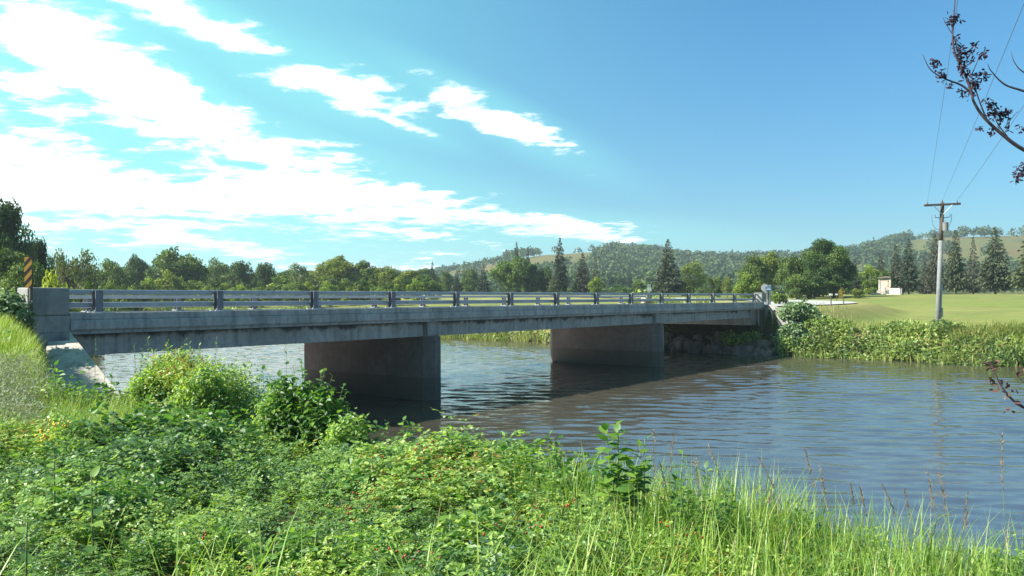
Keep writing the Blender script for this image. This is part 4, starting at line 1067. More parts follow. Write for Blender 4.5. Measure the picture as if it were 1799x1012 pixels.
# tall grass
def grass_patch(n, y0, y1, sel, hmul, wid, r, tint=(.35, .8), lean=(.15, .9), name='tall_grass', label='', clump=True, mat='grass'):
    x, y = frustum(n, y0, y1, r); k = near_zone(x, y, .1) & (r.rand(n) < sel(x, y)); x, y = x[k], y[k]
    if clump: cx_ = np.round(x / .16) * .16; cy_ = np.round(y / .16) * .16; x = cx_ + (x - cx_) * .5 + .06 * (vnoise(cx_ * 9, cy_ * 9, 3) - .5); y = cy_ + (y - cy_) * .5
    z = ground(x, y); m_ = len(x)
    h = hmul * r.uniform(.55, 1.15, m_) * (.8 + .5 * fbm(x, y, 91)); ti = np.clip(r.uniform(*tint, m_) + (fbm(x * .8, y * .8, 95) - .5) * .3, 0, 1)
    az_ = r.uniform(0, 6.28, m_) + 0 * x; me = blades(name, np.stack([x, y, z - .02], 1), h, r.uniform(.6, 1.25, m_) * wid, r.uniform(*lean, m_) * r.uniform(.4, 1, m_), az_, ti, M[mat])
    return tag(link(name, me), label, 'grass', kind='stuff')
def sel_main(x, y):
    p_ = pxl_of(x, y); n_ = fbm(x * 1.1, y * 1.1, 97, 3)
    main = smooth(p_, 820, 1040) * (.45 + .9 * smooth(n_, .38, .55))
    low = (1 - smooth(y, 3.4, 4.8)) * (.14 + .5 * smooth(fbm(x * 2.1 + 4, y * 2.1, 98, 2), .42, .55)) + smooth(n_, .52, .62) * (1 - smooth(y, 4, 6.5)) * .5
    return np.clip(main + low, 0, 1)
r = np.random.RandomState(15)
grass_patch(30000, 1.8, 10.5, sel_main, .58, .0105, r, (.25, .8), label='long bright green grass in front of the river')
grass_patch(5200, 2.1, 4.7, lambda x, y: smooth(fbm(x * 2.3 + 14, y * 2.3, 99, 2), .44, .52) * .8, .78, .0145, r, (.45, .85), (.5, 1.3), label='broad arching grass tufts closest to the camera')
grass_patch(1500, 2.2, 8, lambda x, y: smooth(pxl_of(x, y), 700, 1100), .62, .008, r, (.84, 1.0), (.3, 1.1), label='scattered dry straw coloured grass blades in the near grass')
def sel_left(x, y): p_ = pxl_of(x, y); return ((p_ < 118) & (y > 12.6)).astype(float) * np.where(p_ < 118, 1, 0)
def grass_box(n, p0, p1, y0, y1, h, wid, r, tint, label, name='tall_grass', mat='grass', lean=(.1, .6)):
    y = np.sqrt(r.uniform(y0 ** 2, y1 ** 2, n)); x = (r.uniform(p0, p1, n) - CX) / FPX * y
    k = near_zone(x, y); x, y = x[k], y[k]; m_ = len(x); z = ground(x, y)
    me = blades(name, np.stack([x, y, z - .02], 1), h * r.uniform(.55, 1.15, m_), wid * r.uniform(.6, 1.3, m_), r.uniform(*lean, m_), r.uniform(0, 6.28, m_), np.clip(r.uniform(*tint, m_), 0, 1), M[mat])
    return tag(link(name, me), label, 'grass', kind='stuff')
grass_box(13000, -140, 78, 13.2, 17.3, .46, .013, r, (.62, .92), 'tall yellow green grass below the left end post of the bridge')
grass_box(1500, 18, 92, 17.0, 17.62, .56, .012, r, (.55, .95), 'grass growing up against the left end post')
grass_box(2600, 100, 200, 13.5, 16.6, .36, .012, r, (.55, .97), 'yellowish grass at the foot of the sloping concrete slab')
grass_box(9000, -100, 230, 8.5, 13.0, .50, .010, r, (.45, .97), 'thin mixed grass among the weeds at the left')

# grey green sage-like weeds at the left
def feathery(seed, h=.6):
    r = np.random.RandomState(seed); Ls = []
    for st in range(5):
        a0 = r.uniform(0, 6.28); lean = r.uniform(.05, .55)
        for i in range(34):
            t = .2 + .8 * r.rand(); p = np.array([math.cos(a0) * lean * h * t * t, math.sin(a0) * lean * h * t * t, h * t]) + r.normal(size=3) * .035 * (1.2 - t)
            a = r.uniform(0, 6.28); dd = np.array([math.cos(a), math.sin(a), r.uniform(.2, 1.2)])
            Ls.append((p, dd, r.normal(size=3) + [0, 0, .6], .045 * r.uniform(.6, 1.3), .011, np.clip(.35 + .5 * t + r.normal() * .15, 0, 1)))
    return tuple(np.array(v) for v in zip(*Ls))
def stuff_patch(name, label, protos, n, p0, p1, y0, y1, sc, mat, r, cat_='weeds'):
    y = np.sqrt(r.uniform(y0 ** 2, y1 ** 2, n)); x = (r.uniform(p0, p1, n) - CX) / FPX * y; k = near_zone(x, y); x, y = x[k], y[k]; z = ground(x, y); w_ = r.randint(0, len(protos), len(x)); res = []
    for i, P_ in enumerate(protos):
        q = w_ == i; K = int(q.sum())
        if K: res.append(inst(P_, K, np.stack([x[q], y[q], z[q]], 1), r.uniform(0, 6.28, K), r.uniform(0, .3, K), sc * r.uniform(.7, 1.25, K), r, .15))
    return tag(link(name, leaf_mesh(name, cat(res), mat, 'diamond')), label, cat_, kind='stuff')
fe = [feathery(i) for i in range(4)]
stuff_patch('sage_weeds', 'soft grey green weeds below the left end of the bridge', fe, 170, -10, 110, 11.0, 13.2, .66, M['greyleaf'], r)
stuff_patch('sage_weeds', 'grey green weeds by the left edge', fe, 110, -60, 60, 9.0, 11.5, .8, M['greyleaf'], r)
stuff_patch('feathery_weeds', 'feathery bright green weeds on the rise before the near span', fe, 300, 285, 450, 12.4, 14.6, 1.35, M['under'], r)

# red rose hips and yellow flowers: tiny, past counting
def dots(name, label, cat_, centres, n, rad, mat, r, spread=.12):
    mb = MB(); ico = [(0, 0, 1), (.9, 0, .3), (.28, .85, .3), (-.72, .53, .3), (-.72, -.53, .3), (.28, -.85, .3), (.3, .3, -.8), (-.4, 0, -.8), (.3, -.3, -.8)]
    fs = [(0, 1, 2), (0, 2, 3), (0, 3, 4), (0, 4, 5), (0, 5, 1), (1, 6, 2), (2, 6, 7), (2, 7, 3), (3, 7, 4), (4, 7, 8), (4, 8, 5), (5, 8, 1), (1, 8, 6), (6, 8, 7)]
    for c in centres:
        for i in range(n):
            p = np.array(c) + r.normal(size=3) * spread * np.array([1, 1, .6]); k = rad * r.uniform(.7, 1.2)
            mb.add([p + k * np.array(v) for v in ico], fs)
    return tag(link(name, mb.mesh(name, mat, sm=True)), label, cat_, kind='stuff')
def on_plants(p, yy, lift=.0):
    """where the view ray through a photo pixel meets the top of the undergrowth"""
    for Y in np.arange(1.8, 20, .05):
        q = px(p, yy, Y)
        if q[2] < gz_at(q[0], Y) + float(hplant(np.array([q[0]]), np.array([Y]))[0]) * .5 + lift: return q
    return px(p, yy, 8)
hips = [(655, 885), (612, 905), (770, 792), (800, 805), (745, 838), (640, 860), (760, 770), (930, 915), (860, 925), (952, 892), (710, 992), (742, 985), (600, 884), (625, 878), (355, 950), (1195, 942), (780, 830), (820, 790), (690, 960), (660, 800), (735, 790), (1000, 880)]
dots('rose_hips', 'small red rose hips scattered in the near undergrowth', 'berries', [on_plants(a, b_, .05) for a, b_ in hips], 7, .009, M['hip'], r, .055)
dots('yellow_flowers', 'small yellow flowers in the weeds at the left', 'flowers', [on_plants(a, b_, .06) for a, b_ in [(80, 752), (84, 764), (76, 768), (104, 745), (112, 748)]], 6, .016, M['flower'], r, .05)

# ------------------------------------------------------------------ single plants with countable broad leaves
def one_leaf(name, w_=.62, mat='bigleaf', fold=.16, tint=.5, curl=.18):
    ts = [0, .15, .35, .6, .82, 1]; ws = [.04, .62, 1.0, .92, .5, .02]; v = []; f = []
    for t, q in zip(ts, ws):
        zc = -curl * t * t
        v += [(t, -q * w_ / 2, zc + fold * q * w_ / 2), (t, 0, zc), (t, q * w_ / 2, zc + fold * q * w_ / 2)]
    for i in range(5):
        o = 3 * i; f += [[o, o + 3, o + 4, o + 1], [o + 1, o + 4, o + 5, o + 2]]
    return np_mesh(name, np.array(v), [np.array(f)], M[mat], {'tint': np.full(len(v), tint)}, True)
LEAF = {k: [one_leaf('leaf', w_, m_, tint=t_) for t_ in (.15, .45, .85)] for k, (w_, m_) in {'oval': (.60, 'bigleaf'), 'narrow': (.36, 'bigleaf'), 'maple': (.8, 'under'), 'grey': (.5, 'greybush')}.items()}
def leafy_plant(name, x, ytop, Y, label, stems=3, leaves=14, ll=.08, spread=.2, kind='oval', seed=0, cat_='plant', group=None, start=.25, tints=(.3, .4, .3), up_=.25, gz=None, srad=.006):
    r = np.random.RandomState(seed + 1000); top = px(x, ytop, Y); g0 = gz_at(top[0], Y) if gz is None else gz
    H = top[2] - g0; root = thing(name, (top[0], Y, g0 - .02), label, cat_, group)
    for s_ in range(stems):
        a = r.uniform(0, 6.28); h = H * (1 if s_ == 0 else r.uniform(.6, .97)); sp = spread * (.25 if s_ == 0 else r.uniform(.5, 1.1))
        end = np.array([math.cos(a) * sp, math.sin(a) * sp, h]); b0 = np.array([r.uniform(-.03, .03), r.uniform(-.03, .03), 0])
        cur = lambda t: b0 * (1 - t) + end * np.array([t ** 1.5, t ** 1.5, t])
        mb = MB().tube([cur(t) for t in np.linspace(0, 1, 6)], [srad * (1.1 - .8 * t) for t in np.linspace(0, 1, 6)], 5)
        link('stem', mb.mesh('stem', M['stem'], sm=True), root)
        for i in range(leaves):
            t = start + (1 - start) * (i + .6) / leaves; p = cur(t); a_ = i * 2.4 + s_ + r.uniform(-.5, .5)
            el = up_ + r.uniform(-.45, .35) + (.6 if i == leaves - 1 else 0); L_ = ll * r.uniform(.75, 1.2) * (1.1 - .35 * t)
            o = link('leaf', LEAF[kind][r.choice(3, p=tints)], root)
            o.location = tuple(p); o.rotation_euler = (r.uniform(-.5, .5), -el, a_); o.scale = (L_, L_, L_)
    return root
PL = [
 ('leafy_plant', 1092, 735, 6.3, 'tallest bright green broad leaved plant standing against the water', 8, 16, .098, .15, 'oval'),
 ('leafy_plant', 1135, 765, 6.2, 'small side shoot with pale leaves right of the tallest water edge plant', 2, 9, .07, .05, 'oval'),
 ('leafy_plant', 1195, 792, 6.1, 'bushy green plant at the water, second right of the tallest one', 5, 20, .05, .10, 'oval'),
 ('leafy_plant', 1250, 815, 5.9, 'rounded leafy plant left of the seed headed grasses', 6, 20, .05, .16, 'oval'),
 ('leafy_plant', 962, 757, 7.3, 'upright narrow leafy shoot against the brown water', 2, 14, .055, .07, 'oval'),
 ('leafy_plant', 820, 742, 7.9, 'leafy shoot in front of the bright water between the piers', 2, 13, .06, .08, 'oval'),
 ('leafy_plant', 710, 732, 8.9, 'fan leaved shoot just left of the near pier nose', 3, 12, .075, .12, 'oval'),
 ('leafy_plant', 850, 770, 7.6, 'low leafy shoot right of the near pier nose', 2, 10, .06, .12, 'oval'),
 ('leafy_plant', 655, 728, 9.3, 'arching leafy shoot in front of the dark pier base', 4, 12, .075, .28, 'oval'),
 ('leafy_plant', 622, 712, 9.6, 'drooping leafy shoot beside the dark bush at the pier', 3, 13, .08, .25, 'oval'),
 ('leafy_plant', 505, 612, 10.9, 'single tall bare stemmed sprig rising above the river bank bush', 1, 8, .065, .04, 'oval'),
 ('leafy_plant', 470, 642, 11.0, 'oval leaved shoots left of the dark bush at the pier', 4, 11, .085, .22, 'oval'),
 ('leafy_plant', 165, 592, 14.2, 'young pale shoot in front of the sloping slab edge', 3, 16, .045, .1, 'oval'),
 ('leafy_plant', 188, 628, 13.6, 'small yellow green shoot right of the sloping slab', 3, 16, .045, .12, 'oval'),
 ('milkweed', 96, 638, 10.8, 'upright milkweed with large pale leaves below the sage weeds', 1, 14, .12, .05, 'oval'),
 ('milkweed', 100, 778, 6.3, 'broad pale leaved milkweed in the lower left undergrowth', 1, 13, .12, .05, 'oval'),
 ('milkweed', 160, 828, 5.4, 'second broad leaved milkweed, lower right of the first', 1, 12, .11, .08, 'oval'),
 ('milkweed', 38, 905, 4.4, 'broad leaved milkweed nearest the lower left corner', 1, 11, .09, .08, 'oval'),
]
for i, q in enumerate(PL):
    leafy_plant(q[0], q[1], q[2], q[3], q[4], q[5], q[6], q[7] * (1.4 if q[0] != 'milkweed' else 1.1), q[8] * 1.3, q[9], i, 'plant', tints=(.15, .45, .4) if q[0] != 'milkweed' else (.1, .3, .6), up_=.35, srad=.006 if q[0] != 'milkweed' else .010, start=(.55 if i < 10 else .25))
def filler(root, W, H, n):
    r = np.random.RandomState(9); p = unit(r.normal(size=(n, 3))) * r.rand(n, 1) ** .4; p[:, 2] = np.abs(p[:, 2])
    b_ = p * [W, W * .8, H]; b_ = b_ * (.85 + .3 * fbm(p[:, 0] * 4, p[:, 2] * 4 + p[:, 1] * 3, 5))[:, None]; nn_ = unit(p * .5 + r.normal(size=(n, 3)) * .5 + [0, 0, .5])
    link('inner_foliage', leaf_mesh('inner_foliage', (b_, np.cross(nn_, r.normal(size=(n, 3))), nn_, .085 * r.uniform(.7, 1.3, n), .05 * r.uniform(.8, 1.2, n), np.clip(.4 + r.normal(size=n) * .3, 0, 1)), M['bigleaf']), root)['kind'] = 'stuff'
# bush with glossy oval leaves before the first pier
for i, (x, yt, Y, st, lv, sp, lab) in enumerate([(542, 626, 10.3, 14, 21, .32, 'bright topped oval leaved bush in front of the near pier'), (572, 650, 10.1, 13, 20, .28, 'right half of the glossy oval leaved bush at the near pier'), (505, 650, 10.4, 13, 20, .30, 'left half of the glossy oval leaved bush at the near pier')]):
    o_ = leafy_plant('oval_leaved_bush', x, yt, Y, lab, st, lv, .092, sp, 'oval', 60 + i, 'bush', tints=(.35, .35, .3), up_=.15, srad=.008)
    filler(o_, .36, 1.08, 1100)
# slender spired weeds that stand against the girder
for i, (x, yt, Y) in enumerate([(240, 603, 13.6), (262, 592, 13.5), (300, 597, 13.4), (322, 594, 13.6), (376, 592, 13.2), (352, 604, 13.4), (335, 600, 13.3)]):
    leafy_plant('spire_weed', x, yt, Y, ['leftmost small spire weed against the girder', 'tall thin spire weed, second from the left against the girder', 'spire weed, third from the left against the girder', 'thickest spire weed in the middle against the girder', 'rightmost thin spire weed against the girder', 'short spire weed left of the rightmost one', 'short spire weed right of the thickest one'][i], 3 if i != 3 else 6, 30, .085, .16, 'narrow', 80 + i, 'weed', start=.35, tints=(.0, .4, .6), up_=.6)

def leaf_bush(name, x, ytop, Y, wpx, label, mat, leaf, n, group=None, flat=1.0, seed=0, g0=None, cat_='bush'):
    r = np.random.RandomState(seed + 300); top = px(x, ytop, Y); g_ = gz_at(top[0], Y) if g0 is None else g0; H = top[2] - g_; W = wpx / FPX * Y / 2
    root = thing(name, (top[0], Y, g_ - .03), label, cat_, group); Ls = []; mb = MB(); k = max(6, n // 55)
    for i in range(k):
        p = r.uniform(-1, 1, 3); p[2] = abs(p[2]) ** .7; q = np.linalg.norm(p[:2]); p[:2] *= min(1, .98 / max(q, .01))
        c = np.array([p[0] * W * (1.05 - .5 * p[2]), p[1] * W * .8 * (1.05 - .5 * p[2]), H * (.12 + .80 * p[2] * (1 - .25 * q))]); m_ = n // k; rad = max(W, H) * .20
        d_ = unit(r.normal(size=(m_, 3))); b_ = c + d_ * rad * r.uniform(.4, 1.0, (m_, 1)); b_[:, 2] = np.abs(b_[:, 2])
        nn_ = unit(d_ * .6 + r.normal(size=(m_, 3)) * .5 + [0, 0, .6]); Ls.append((b_, np.cross(nn_, r.normal(size=(m_, 3))), nn_, leaf * r.uniform(.7, 1.3, m_), leaf * .55 * r.uniform(.8, 1.2, m_), np.clip(r.uniform(.3, .75) + r.normal(size=m_) * .2, 0, .8)))
        if i < 12: mb.tube([(0, 0, 0), c * .5 + [0, 0, .05], c], [.012 + .01 * H, .01, .004], 5)
    link('foliage', leaf_mesh('foliage', cat(Ls), M[mat]), root); link('stems', mb.mesh('stems', M['bark']), root)
    return root
leaf_bush('bright_bush', 315, 600, 13.0, 150, 'bright yellow green bush rising before the near span', 'under', .055, 5200, seed=1)
leaf_bush('bright_bush', 400, 614, 12.4, 110, 'yellow green bush right of the taller one before the near span', 'under', .05, 3600, seed=2)
leaf_bush('bright_bush', 262, 642, 12.6, 84, 'lowest yellow green bush at the left foot of the tall one', 'under', .055, 2200, seed=21)
leaf_bush('bright_bush', 356, 626, 12.0, 100, 'green bush filling the dip between the two tall bright ones', 'under', .06, 2600, seed=22)
leaf_bush('bright_bush', 492, 668, 10.6, 100, 'broad low bush between the feathery bush and the glossy bush', 'under', .06, 2600, seed=23)
leaf_bush('bright_bush', 615, 716, 9.2, 90, 'low green bush under the dark base of the near pier', 'under', .055, 1800, seed=24)
leaf_bush('bright_bush', 448, 630, 12.2, 70, 'small feathery bush beside the water under the near span', 'under', .045, 1600, seed=3)
leaf_bush('pale_shrub', 20, 503, 17.05, 62, 'pale yellow green shrub in front of the guard rail at the left edge', 'greybush', .085, 2200, seed=4)
leaf_bush('pale_shrub', 26, 552, 17.0, 36, 'darker lower shrub beneath the hazard marker', 'under', .08, 1500, seed=5)
# far bank bushes
leaf_bush('pale_leaved_bush', 1404, 532, 50.5, 74, 'tall pale leaved bush beside the far wing wall', 'greybush', .26, 4200, seed=6)
leaf_bush('pale_leaved_bush', 1396, 566, 49.2, 60, 'pale leaved bush hanging over the water by the far wing wall', 'greybush', .26, 3600, seed=7, g0=.2)
leaf_bush('bank_bush', 1432, 552, 50.0, 56, 'greyish bush right of the tall pale leaved bush', 'greybush', .24, 2200, seed=8)
leaf_bush('bank_bush', 1370, 512, 64, 40, 'reedy green bush on the bank top behind the far wing wall', 'bankleaf', .2, 900, seed=9)
leaf_bush('bank_bush', 1300, 588, 51.5, 110, 'dark green bush in the shade beneath the far end of the bridge', 'bankleaf', .2, 1600, seed=10, g0=.6)

# ------------------------------------------------------------------ far and right bank: hanging grass and weeds
def bank_strip(name, label, pts, width, n_leaf, n_blade, r, hgt=.7, leaf=.17, z_ext=.0, bladew=.05, tint=(.2, .9)):
    pts = np.array(pts, float); seg = np.diff(pts, axis=0); ln = np.hypot(*seg.T); cum = np.concatenate([[0], np.cumsum(ln)])
    def along(n):
        u = r.uniform(0, cum[-1], n); i = np.clip(np.searchsorted(cum, u) - 1, 0, len(seg) - 1); t = (u - cum[i]) / ln[i]
        p = pts[i] + seg[i] * t[:, None]; nv = np.stack([seg[i][:, 1], -seg[i][:, 0]], 1) / ln[i][:, None]; return p, nv, u
    p, nv, u = along(n_leaf); off = r.beta(1.0, 1.5, n_leaf) * width - .35
    P_ = p + nv * off[:, None]; g_ = np.maximum(ground(P_[:, 0], P_[:, 1]), 0); lump = fbm(P_[:, 0] * .55, P_[:, 1] * .55, 13, 4)
    H = hgt * (.10 + 1.25 * smooth(lump, .36, .62)) * (1.1 - .5 * np.clip(off / width, 0, 1)); z = g_ + r.rand(n_leaf) ** .6 * H + .02
    tone = np.clip(fbm(P_[:, 0] * .9, P_[:, 1] * .9, 23) + r.normal(size=n_leaf) * .16, 0, 1)
    nn_ = unit(r.normal(size=(n_leaf, 3)) * .7 + np.concatenate([-nv * .5, np.full((n_leaf, 1), .6)], 1))
    dd = np.cross(nn_, r.normal(size=(n_leaf, 3))); dd[:, 2] -= .3
    me = leaf_mesh(name, (np.column_stack([P_, z]), dd, nn_, leaf * r.uniform(.6, 1.5, n_leaf), leaf * .55 * r.uniform(.6, 1.3, n_leaf), tone), M['bankleaf'], 'diamond')
    tag(link(name, me), label, 'bank weeds', kind='stuff')
    p, nv, u = along(n_blade); off = r.uniform(-.1, 1, n_blade) * width * 1.35; P_ = p + nv * off[:, None]; g_ = np.maximum(ground(P_[:, 0], P_[:, 1]), 0)
    dens_ = fbm(P_[:, 0] * .7, P_[:, 1] * .7, 33, 3); k = dens_ > .38; P_, g_, nv = P_[k], g_[k], nv[k]; m_ = len(P_)
    azr = np.arctan2(-nv[:, 1], -nv[:, 0]) + r.normal(size=m_) * 1.0
    me = blades(name + '_grass', np.column_stack([P_, g_]), hgt * r.uniform(.5, 1.2, m_), bladew * r.uniform(.6, 1.3, m_), r.uniform(.2, 1.1, m_), azr, np.clip(r.uniform(*tint, m_), 0, 1), M['bankgrass'], 3, 1.6)
    tag(link('bank_grass', me), label + ' with drooping grass', 'grass', kind='stuff')
M['bankgrass'] = leaf_mat('bank_grass_blades', [(0, (.07, .11, .03)), (.5, (.16, .22, .05)), (.85, (.28, .30, .09)), (1, (.40, .33, .17))], .3, .55, .3)
r = np.random.RandomState(77)
bank_strip('bank_weeds', 'overgrown river bank below the lawn', [(60, 30), (35, 37), (28, 39.6), (23.7, 41), (21, 43), (20, 44.6), (18, 46.6), (16.5, 47.2), (14.9, 48.9)], 3.6, 60000, 10000, r, .74, tint=(.3, 1.0))
bank_strip('bank_weeds', 'green grassy bank seen under the middle span', [(-5, 68.6), (-9, 71), (-20, 79), (-50, 100), (-90, 128)][::-1][::-1], 4.0, 7000, 7000, r, .9, .22, bladew=.08, tint=(.4, .95)) if False else bank_strip('bank_weeds', 'green grassy bank seen under the middle span', [(9, 53.5), (6, 57), (1.9, 62), (-5.3, 69), (-20, 79), (-50, 100)], 4.0, 9000, 12000, r, 1.0, .22, bladew=.08, tint=(.4, .95))
# long grass fringe where the lawn meets the bank
def fringe(n, r):
    y = r.uniform(43, 60, n); x = (r.uniform(1395, 1900, n) - CX) / FPX * y; sd_ = river_sd(x, y); k = (sd_ > 2.0) & (r.rand(n) < np.exp(-(sd_ - 2) / 2.2)); x, y = x[k], y[k]; m_ = len(x)
    me = blades('lawn_fringe', np.column_stack([x, y, ground(x, y)]), .42 * r.uniform(.4, 1.2, m_), .035 * r.uniform(.6, 1.3, m_), r.uniform(.1, .9, m_), r.uniform(0, 6.28, m_), np.clip(r.uniform(.4, 1, m_), 0, 1), M['bankgrass'], 2)
    tag(link('lawn_fringe', me), 'uncut tan and green grass along the edge of the lawn', 'grass', kind='stuff')
fringe(60000, r)

# ------------------------------------------------------------------ single grass stalks with seed heads that stand against the water
ST = [(1415, 790, 1450, 900, 0), (1335, 806, 1390, 890, 0), (1440, 820, 1462, 930, 0), (1630, 825, 1655, 920, 0), (1652, 835, 1672, 925, 0), (1496, 852, 1502, 905, 0), (1512, 858, 1535, 915, 0), (1552, 853, 1600, 930, 0), (1590, 862, 1610, 940, 0),
      (1760, 765, 1764, 900, 0), (1244, 782, 1290, 850, 1), (1160, 815, 1180, 870, 1), (1148, 760, 1152, 860, 0), (1183, 765, 1172, 860, 0), (1355, 862, 1345, 900, 1), (1700, 868, 1690, 950, 0), (1222, 805, 1228, 850, 1), (1530, 770, 1560, 920, 0)]
LB = ['tallest dark seed head leaning left over the water', 'leaning seed head left of the tallest one', 'thin stalk right beneath the tallest seed head', 'seed head over the water, left of a close pair', 'seed head over the water, right of a close pair',
      'short dark seed head low over the water', 'short seed head right beside the low dark one', 'far leaning seed head at mid right', 'pale seed head close to the mid right grass', 'solitary brown seed head near the right edge',
      'pinkish drooping seed head left of centre water', 'arched pinkish seed head beside the tall leafy plant', 'upright stalk just right of the tall leafy plant', 'second upright stalk right of the tall leafy plant', 'pinkish seed head close above the grass', 'thin stalk in the right hand grass', 'short pinkish seed head beside the bushy plant', 'very thin stalk with open water behind it']
for i, (xt, yt, xb, yb_, kind) in enumerate(ST[:17]):
    Y = 5.6 + .3 * (i % 3) - (.4 if xt > 1500 else 0); t_ = px(xt, yt, Y); b_ = px(xb, yb_, Y); g0 = gz_at(b_[0], Y); b_ = b_ + (b_ - t_) / max(1e-3, abs(t_[2] - b_[2])) * 0; base = np.array([b_[0] + .05, Y, g0])
    g = thing('grass_stalk', base, LB[i], 'grass stalk', 'seed headed grass stalks at the water')
    c = lambda t: base * (1 - t) ** 2 + 2 * t * (1 - t) * np.array([b_[0], Y, (b_[2] + g0) / 2 + .15]) + t_ * t * t
    mb = MB().tube([c(t) for t in np.linspace(0, 1, 9)], [.0028 * (1 - .6 * t) for t in np.linspace(0, 1, 9)], 4); part(g, 'stalk', mb, M['stem'])
    rr = np.random.RandomState(i); n_ = 46; tt = rr.uniform(.74, 1.0, n_); bp_ = np.array([c(t) for t in tt]) - np.array(g.location); tg = unit(np.array([c(min(1, t + .03)) - c(t - .03) for t in tt])); dd = tg + rr.normal(size=(n_, 3)) * (.35 if kind == 0 else .5)
    me = leaf_mesh('seed_head', (bp_, dd, rr.normal(size=(n_, 3)), np.full(n_, .026) * rr.uniform(.7, 1.2, n_), np.full(n_, .006), rr.uniform(0, .6, n_) + .4 * kind), M['seed'], 'diamond'); link('seed_head', me, g)

# ------------------------------------------------------------------ the half dead tree right of the view: its branches reach in
tr = thing('dying_tree', (5.6, 6.6, gz_at(5.6, 6.6)), 'nearly bare branch with dry purple leaves reaching in from the upper right', 'tree')
gt = gz_at(5.6, 6.6)
mb = MB().tube([(5.6, 6.6, gt - .2), (5.55, 6.6, 1.8), (5.7, 6.65, 3.2), (5.6, 6.6, 4.6), (5.8, 6.7, 6.2)], [.12, .10, .085, .065, .03], 10); part(tr, 'trunk', mb, M['bark_dark'], True)
YB = 6.0; rr = np.random.RandomState(4)
def q3(pts, Y0=YB, Y1=YB): return [px(x, y, Y0 + (Y1 - Y0) * i / (len(pts) - 1)) for i, (x, y) in enumerate(pts)]
def limb(pts, r0, r1, name='branch', Y0=YB, Y1=YB):
    P_ = catmull([p for p in q3(pts, Y0, Y1)], 5) if len(pts) > 2 else np.array(q3(pts, Y0, Y1)); n_ = len(P_)
    mb = MB().tube(list(P_), [r0 + (r1 - r0) * i / (n_ - 1) for i in range(n_)], 6); part(tr, name, mb, M['bark_dark'], True); return P_
mainb = [(1990, 330), (1880, 300), (1799, 263), (1760, 235), (1728, 205), (1712, 180), (1708, 165)]
limb(mainb, .016, .007)
limb([(1708, 165), (1690, 150), (1660, 138), (1635, 122), (1621, 95)], .008, .002, 'twig')
limb([(1708, 165), (1700, 140), (1688, 115), (1677, 90), (1674, 60), (1676, 30), (1678, 0), (1679, -40)], .010, .003, 'twig')
limb([(1674, 60), (1664, 45), (1657, 30)], .003, .0015, 'twig')
limb([(1735, 212), (1722, 180), (1712, 150), (1702, 120)], .006, .002, 'twig')
limb([(1708, 130), (1716, 112), (1722, 98)], .003, .0015, 'twig')
limb([(1770, 240), (1752, 215), (1748, 195), (1745, 175)], .005, .002, 'twig')
limb([(1765, 225), (1780, 205), (1790, 195)], .003, .0015, 'twig')
limb([(1990, 205), (1860, 180), (1799, 160), (1765, 148), (1742, 125), (1736, 112)], .012, .0015, 'twig')
limb([(1850, 150), (1799, 127), (1782, 108), (1777, 90)], .006, .0012, 'twig')
limb([(1900, 290), (1840, 300), (1795, 310), (1786, 312)], .008, .0015, 'twig')
limb([(1990, 800), (1880, 745), (1799, 716), (1770, 692), (1755, 670), (1742, 640), (1738, 632)], .012, .0015, 'twig', 5.6, 5.6)
limb([(1830, 690), (1799, 672), (1790, 660)], .004, .0015, 'twig', 5.6, 5.6)
part(tr, 'branch', MB().tube([np.array([5.62, 6.6, 3.9]), np.array([5.0, 6.3, 4.1]), px(1990, 330, YB)], [.045, .028, .016], 8), M['bark_dark'], True)
part(tr, 'branch', MB().tube([np.array([5.62, 6.6, 4.6]), np.array([5.0, 6.3, 4.6]), px(1990, 205, YB)], [.04, .03, .012], 8), M['bark_dark'], True)
part(tr, 'branch', MB().tube([np.array([5.62, 6.6, 1.5]), np.array([4.7, 6.0, 2.1]), px(1990, 800, 5.6)], [.04, .025, .012], 8), M['bark_dark'], True)
dl = []
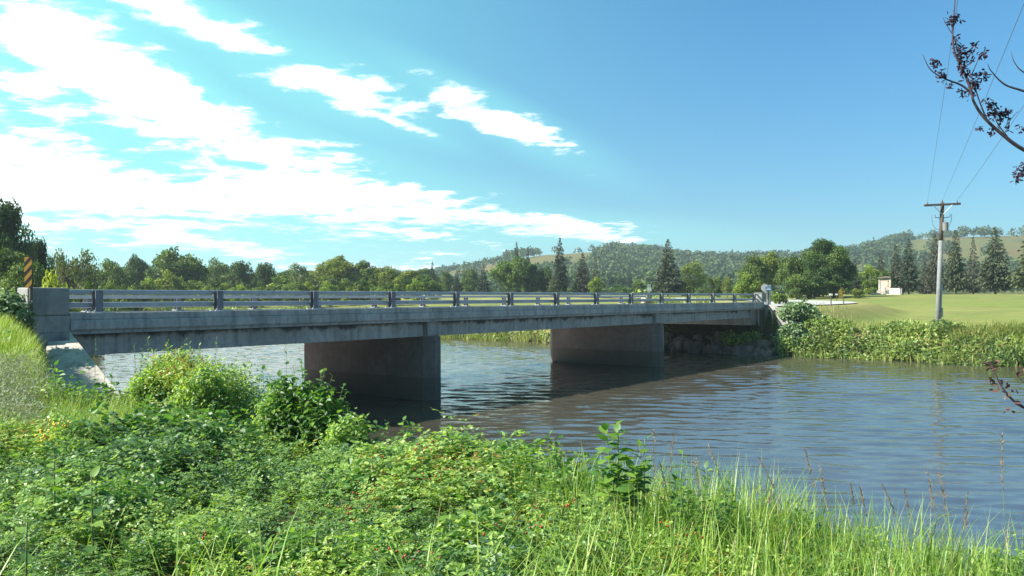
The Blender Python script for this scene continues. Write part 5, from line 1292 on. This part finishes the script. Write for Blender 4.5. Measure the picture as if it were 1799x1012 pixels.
for (x, y, n_, sp) in [(1677, 32, 22, 9), (1642, 112, 16, 8), (1654, 132, 12, 7), (1684, 90, 20, 9), (1690, 110, 20, 10), (1700, 96, 14, 8), (1728, 94, 12, 9), (1728, 130, 14, 9), (1708, 140, 22, 11), (1694, 122, 14, 8), (1705, 165, 10, 7), (1748, 195, 22, 11), (1756, 205, 18, 12), (1738, 178, 10, 9), (1770, 200, 10, 8), (1722, 226, 5, 4), (1742, 232, 6, 5), (1772, 225, 5, 5), (1670, 152, 6, 7), (1690, 160, 6, 6), (1712, 80, 8, 7), (1786, 308, 14, 8), (1796, 300, 12, 9), (1798, 290, 8, 8), (1680, 70, 10, 8), (1716, 150, 10, 7), (1796, 225, 6, 6)]:
    for k in range(int(n_ * 2.0)): c = px(x + rr.normal() * sp * .55, y + rr.normal() * sp * .6, YB + rr.normal() * .04); dl.append(c)
dl = np.array(dl); n_ = len(dl)
me = leaf_mesh('dry_leaves', (dl - np.array(tr.location), rr.normal(size=(n_, 3)) + [0, 0, -.4], rr.normal(size=(n_, 3)), .036 * rr.uniform(.5, 1.25, n_), .016 * rr.uniform(.6, 1.3, n_), rr.rand(n_)), M['deadleaf']); tag(link('dry_leaves', me, tr), kind='stuff')
dl = []
for (x, y, n_, sp) in [(1745, 636, 7, 6), (1740, 670, 4, 5), (1760, 678, 8, 7), (1782, 715, 6, 7), (1772, 692, 7, 6), (1796, 655, 8, 6), (1738, 645, 4, 5)]:
    for k in range(n_): dl.append(px(x + rr.normal() * sp, y + rr.normal() * sp, 5.6 + rr.normal() * .04))
dl = np.array(dl); n_ = len(dl)
me = leaf_mesh('red_leaves', (dl - np.array(tr.location), rr.normal(size=(n_, 3)), rr.normal(size=(n_, 3)), .045 * rr.uniform(.6, 1.2, n_), .022 * rr.uniform(.7, 1.3, n_), rr.rand(n_)), M['redleaf']); tag(link('red_leaves', me, tr), kind='stuff')

# ------------------------------------------------------------------ the air
hz = MB().hexa([(-2400, -800, -2.2), (2400, -800, -2.2), (2400, 2400, -2.2), (-2400, 2400, -2.2), (-2400, -800, 92), (2400, -800, 92), (2400, 2400, 92), (-2400, 2400, 92)])
hmat = bpy.data.materials.new('haze_air'); hmat.use_nodes = True; ht = NT(hmat.node_tree); ht.n.clear()
ho = ht.new('ShaderNodeOutputMaterial'); hv = ht.new('ShaderNodeVolumePrincipled'); hv.inputs['Color'].default_value = (.75, .88, 1, 1); hv.inputs['Density'].default_value = .0003; hv.inputs['Anisotropy'].default_value = .2
ht.link(hv.outputs[0], ho.inputs['Volume'])
tag(link('haze', hz.mesh('haze', hmat)), 'thin blue summer haze in the valley air', kind='stuff')
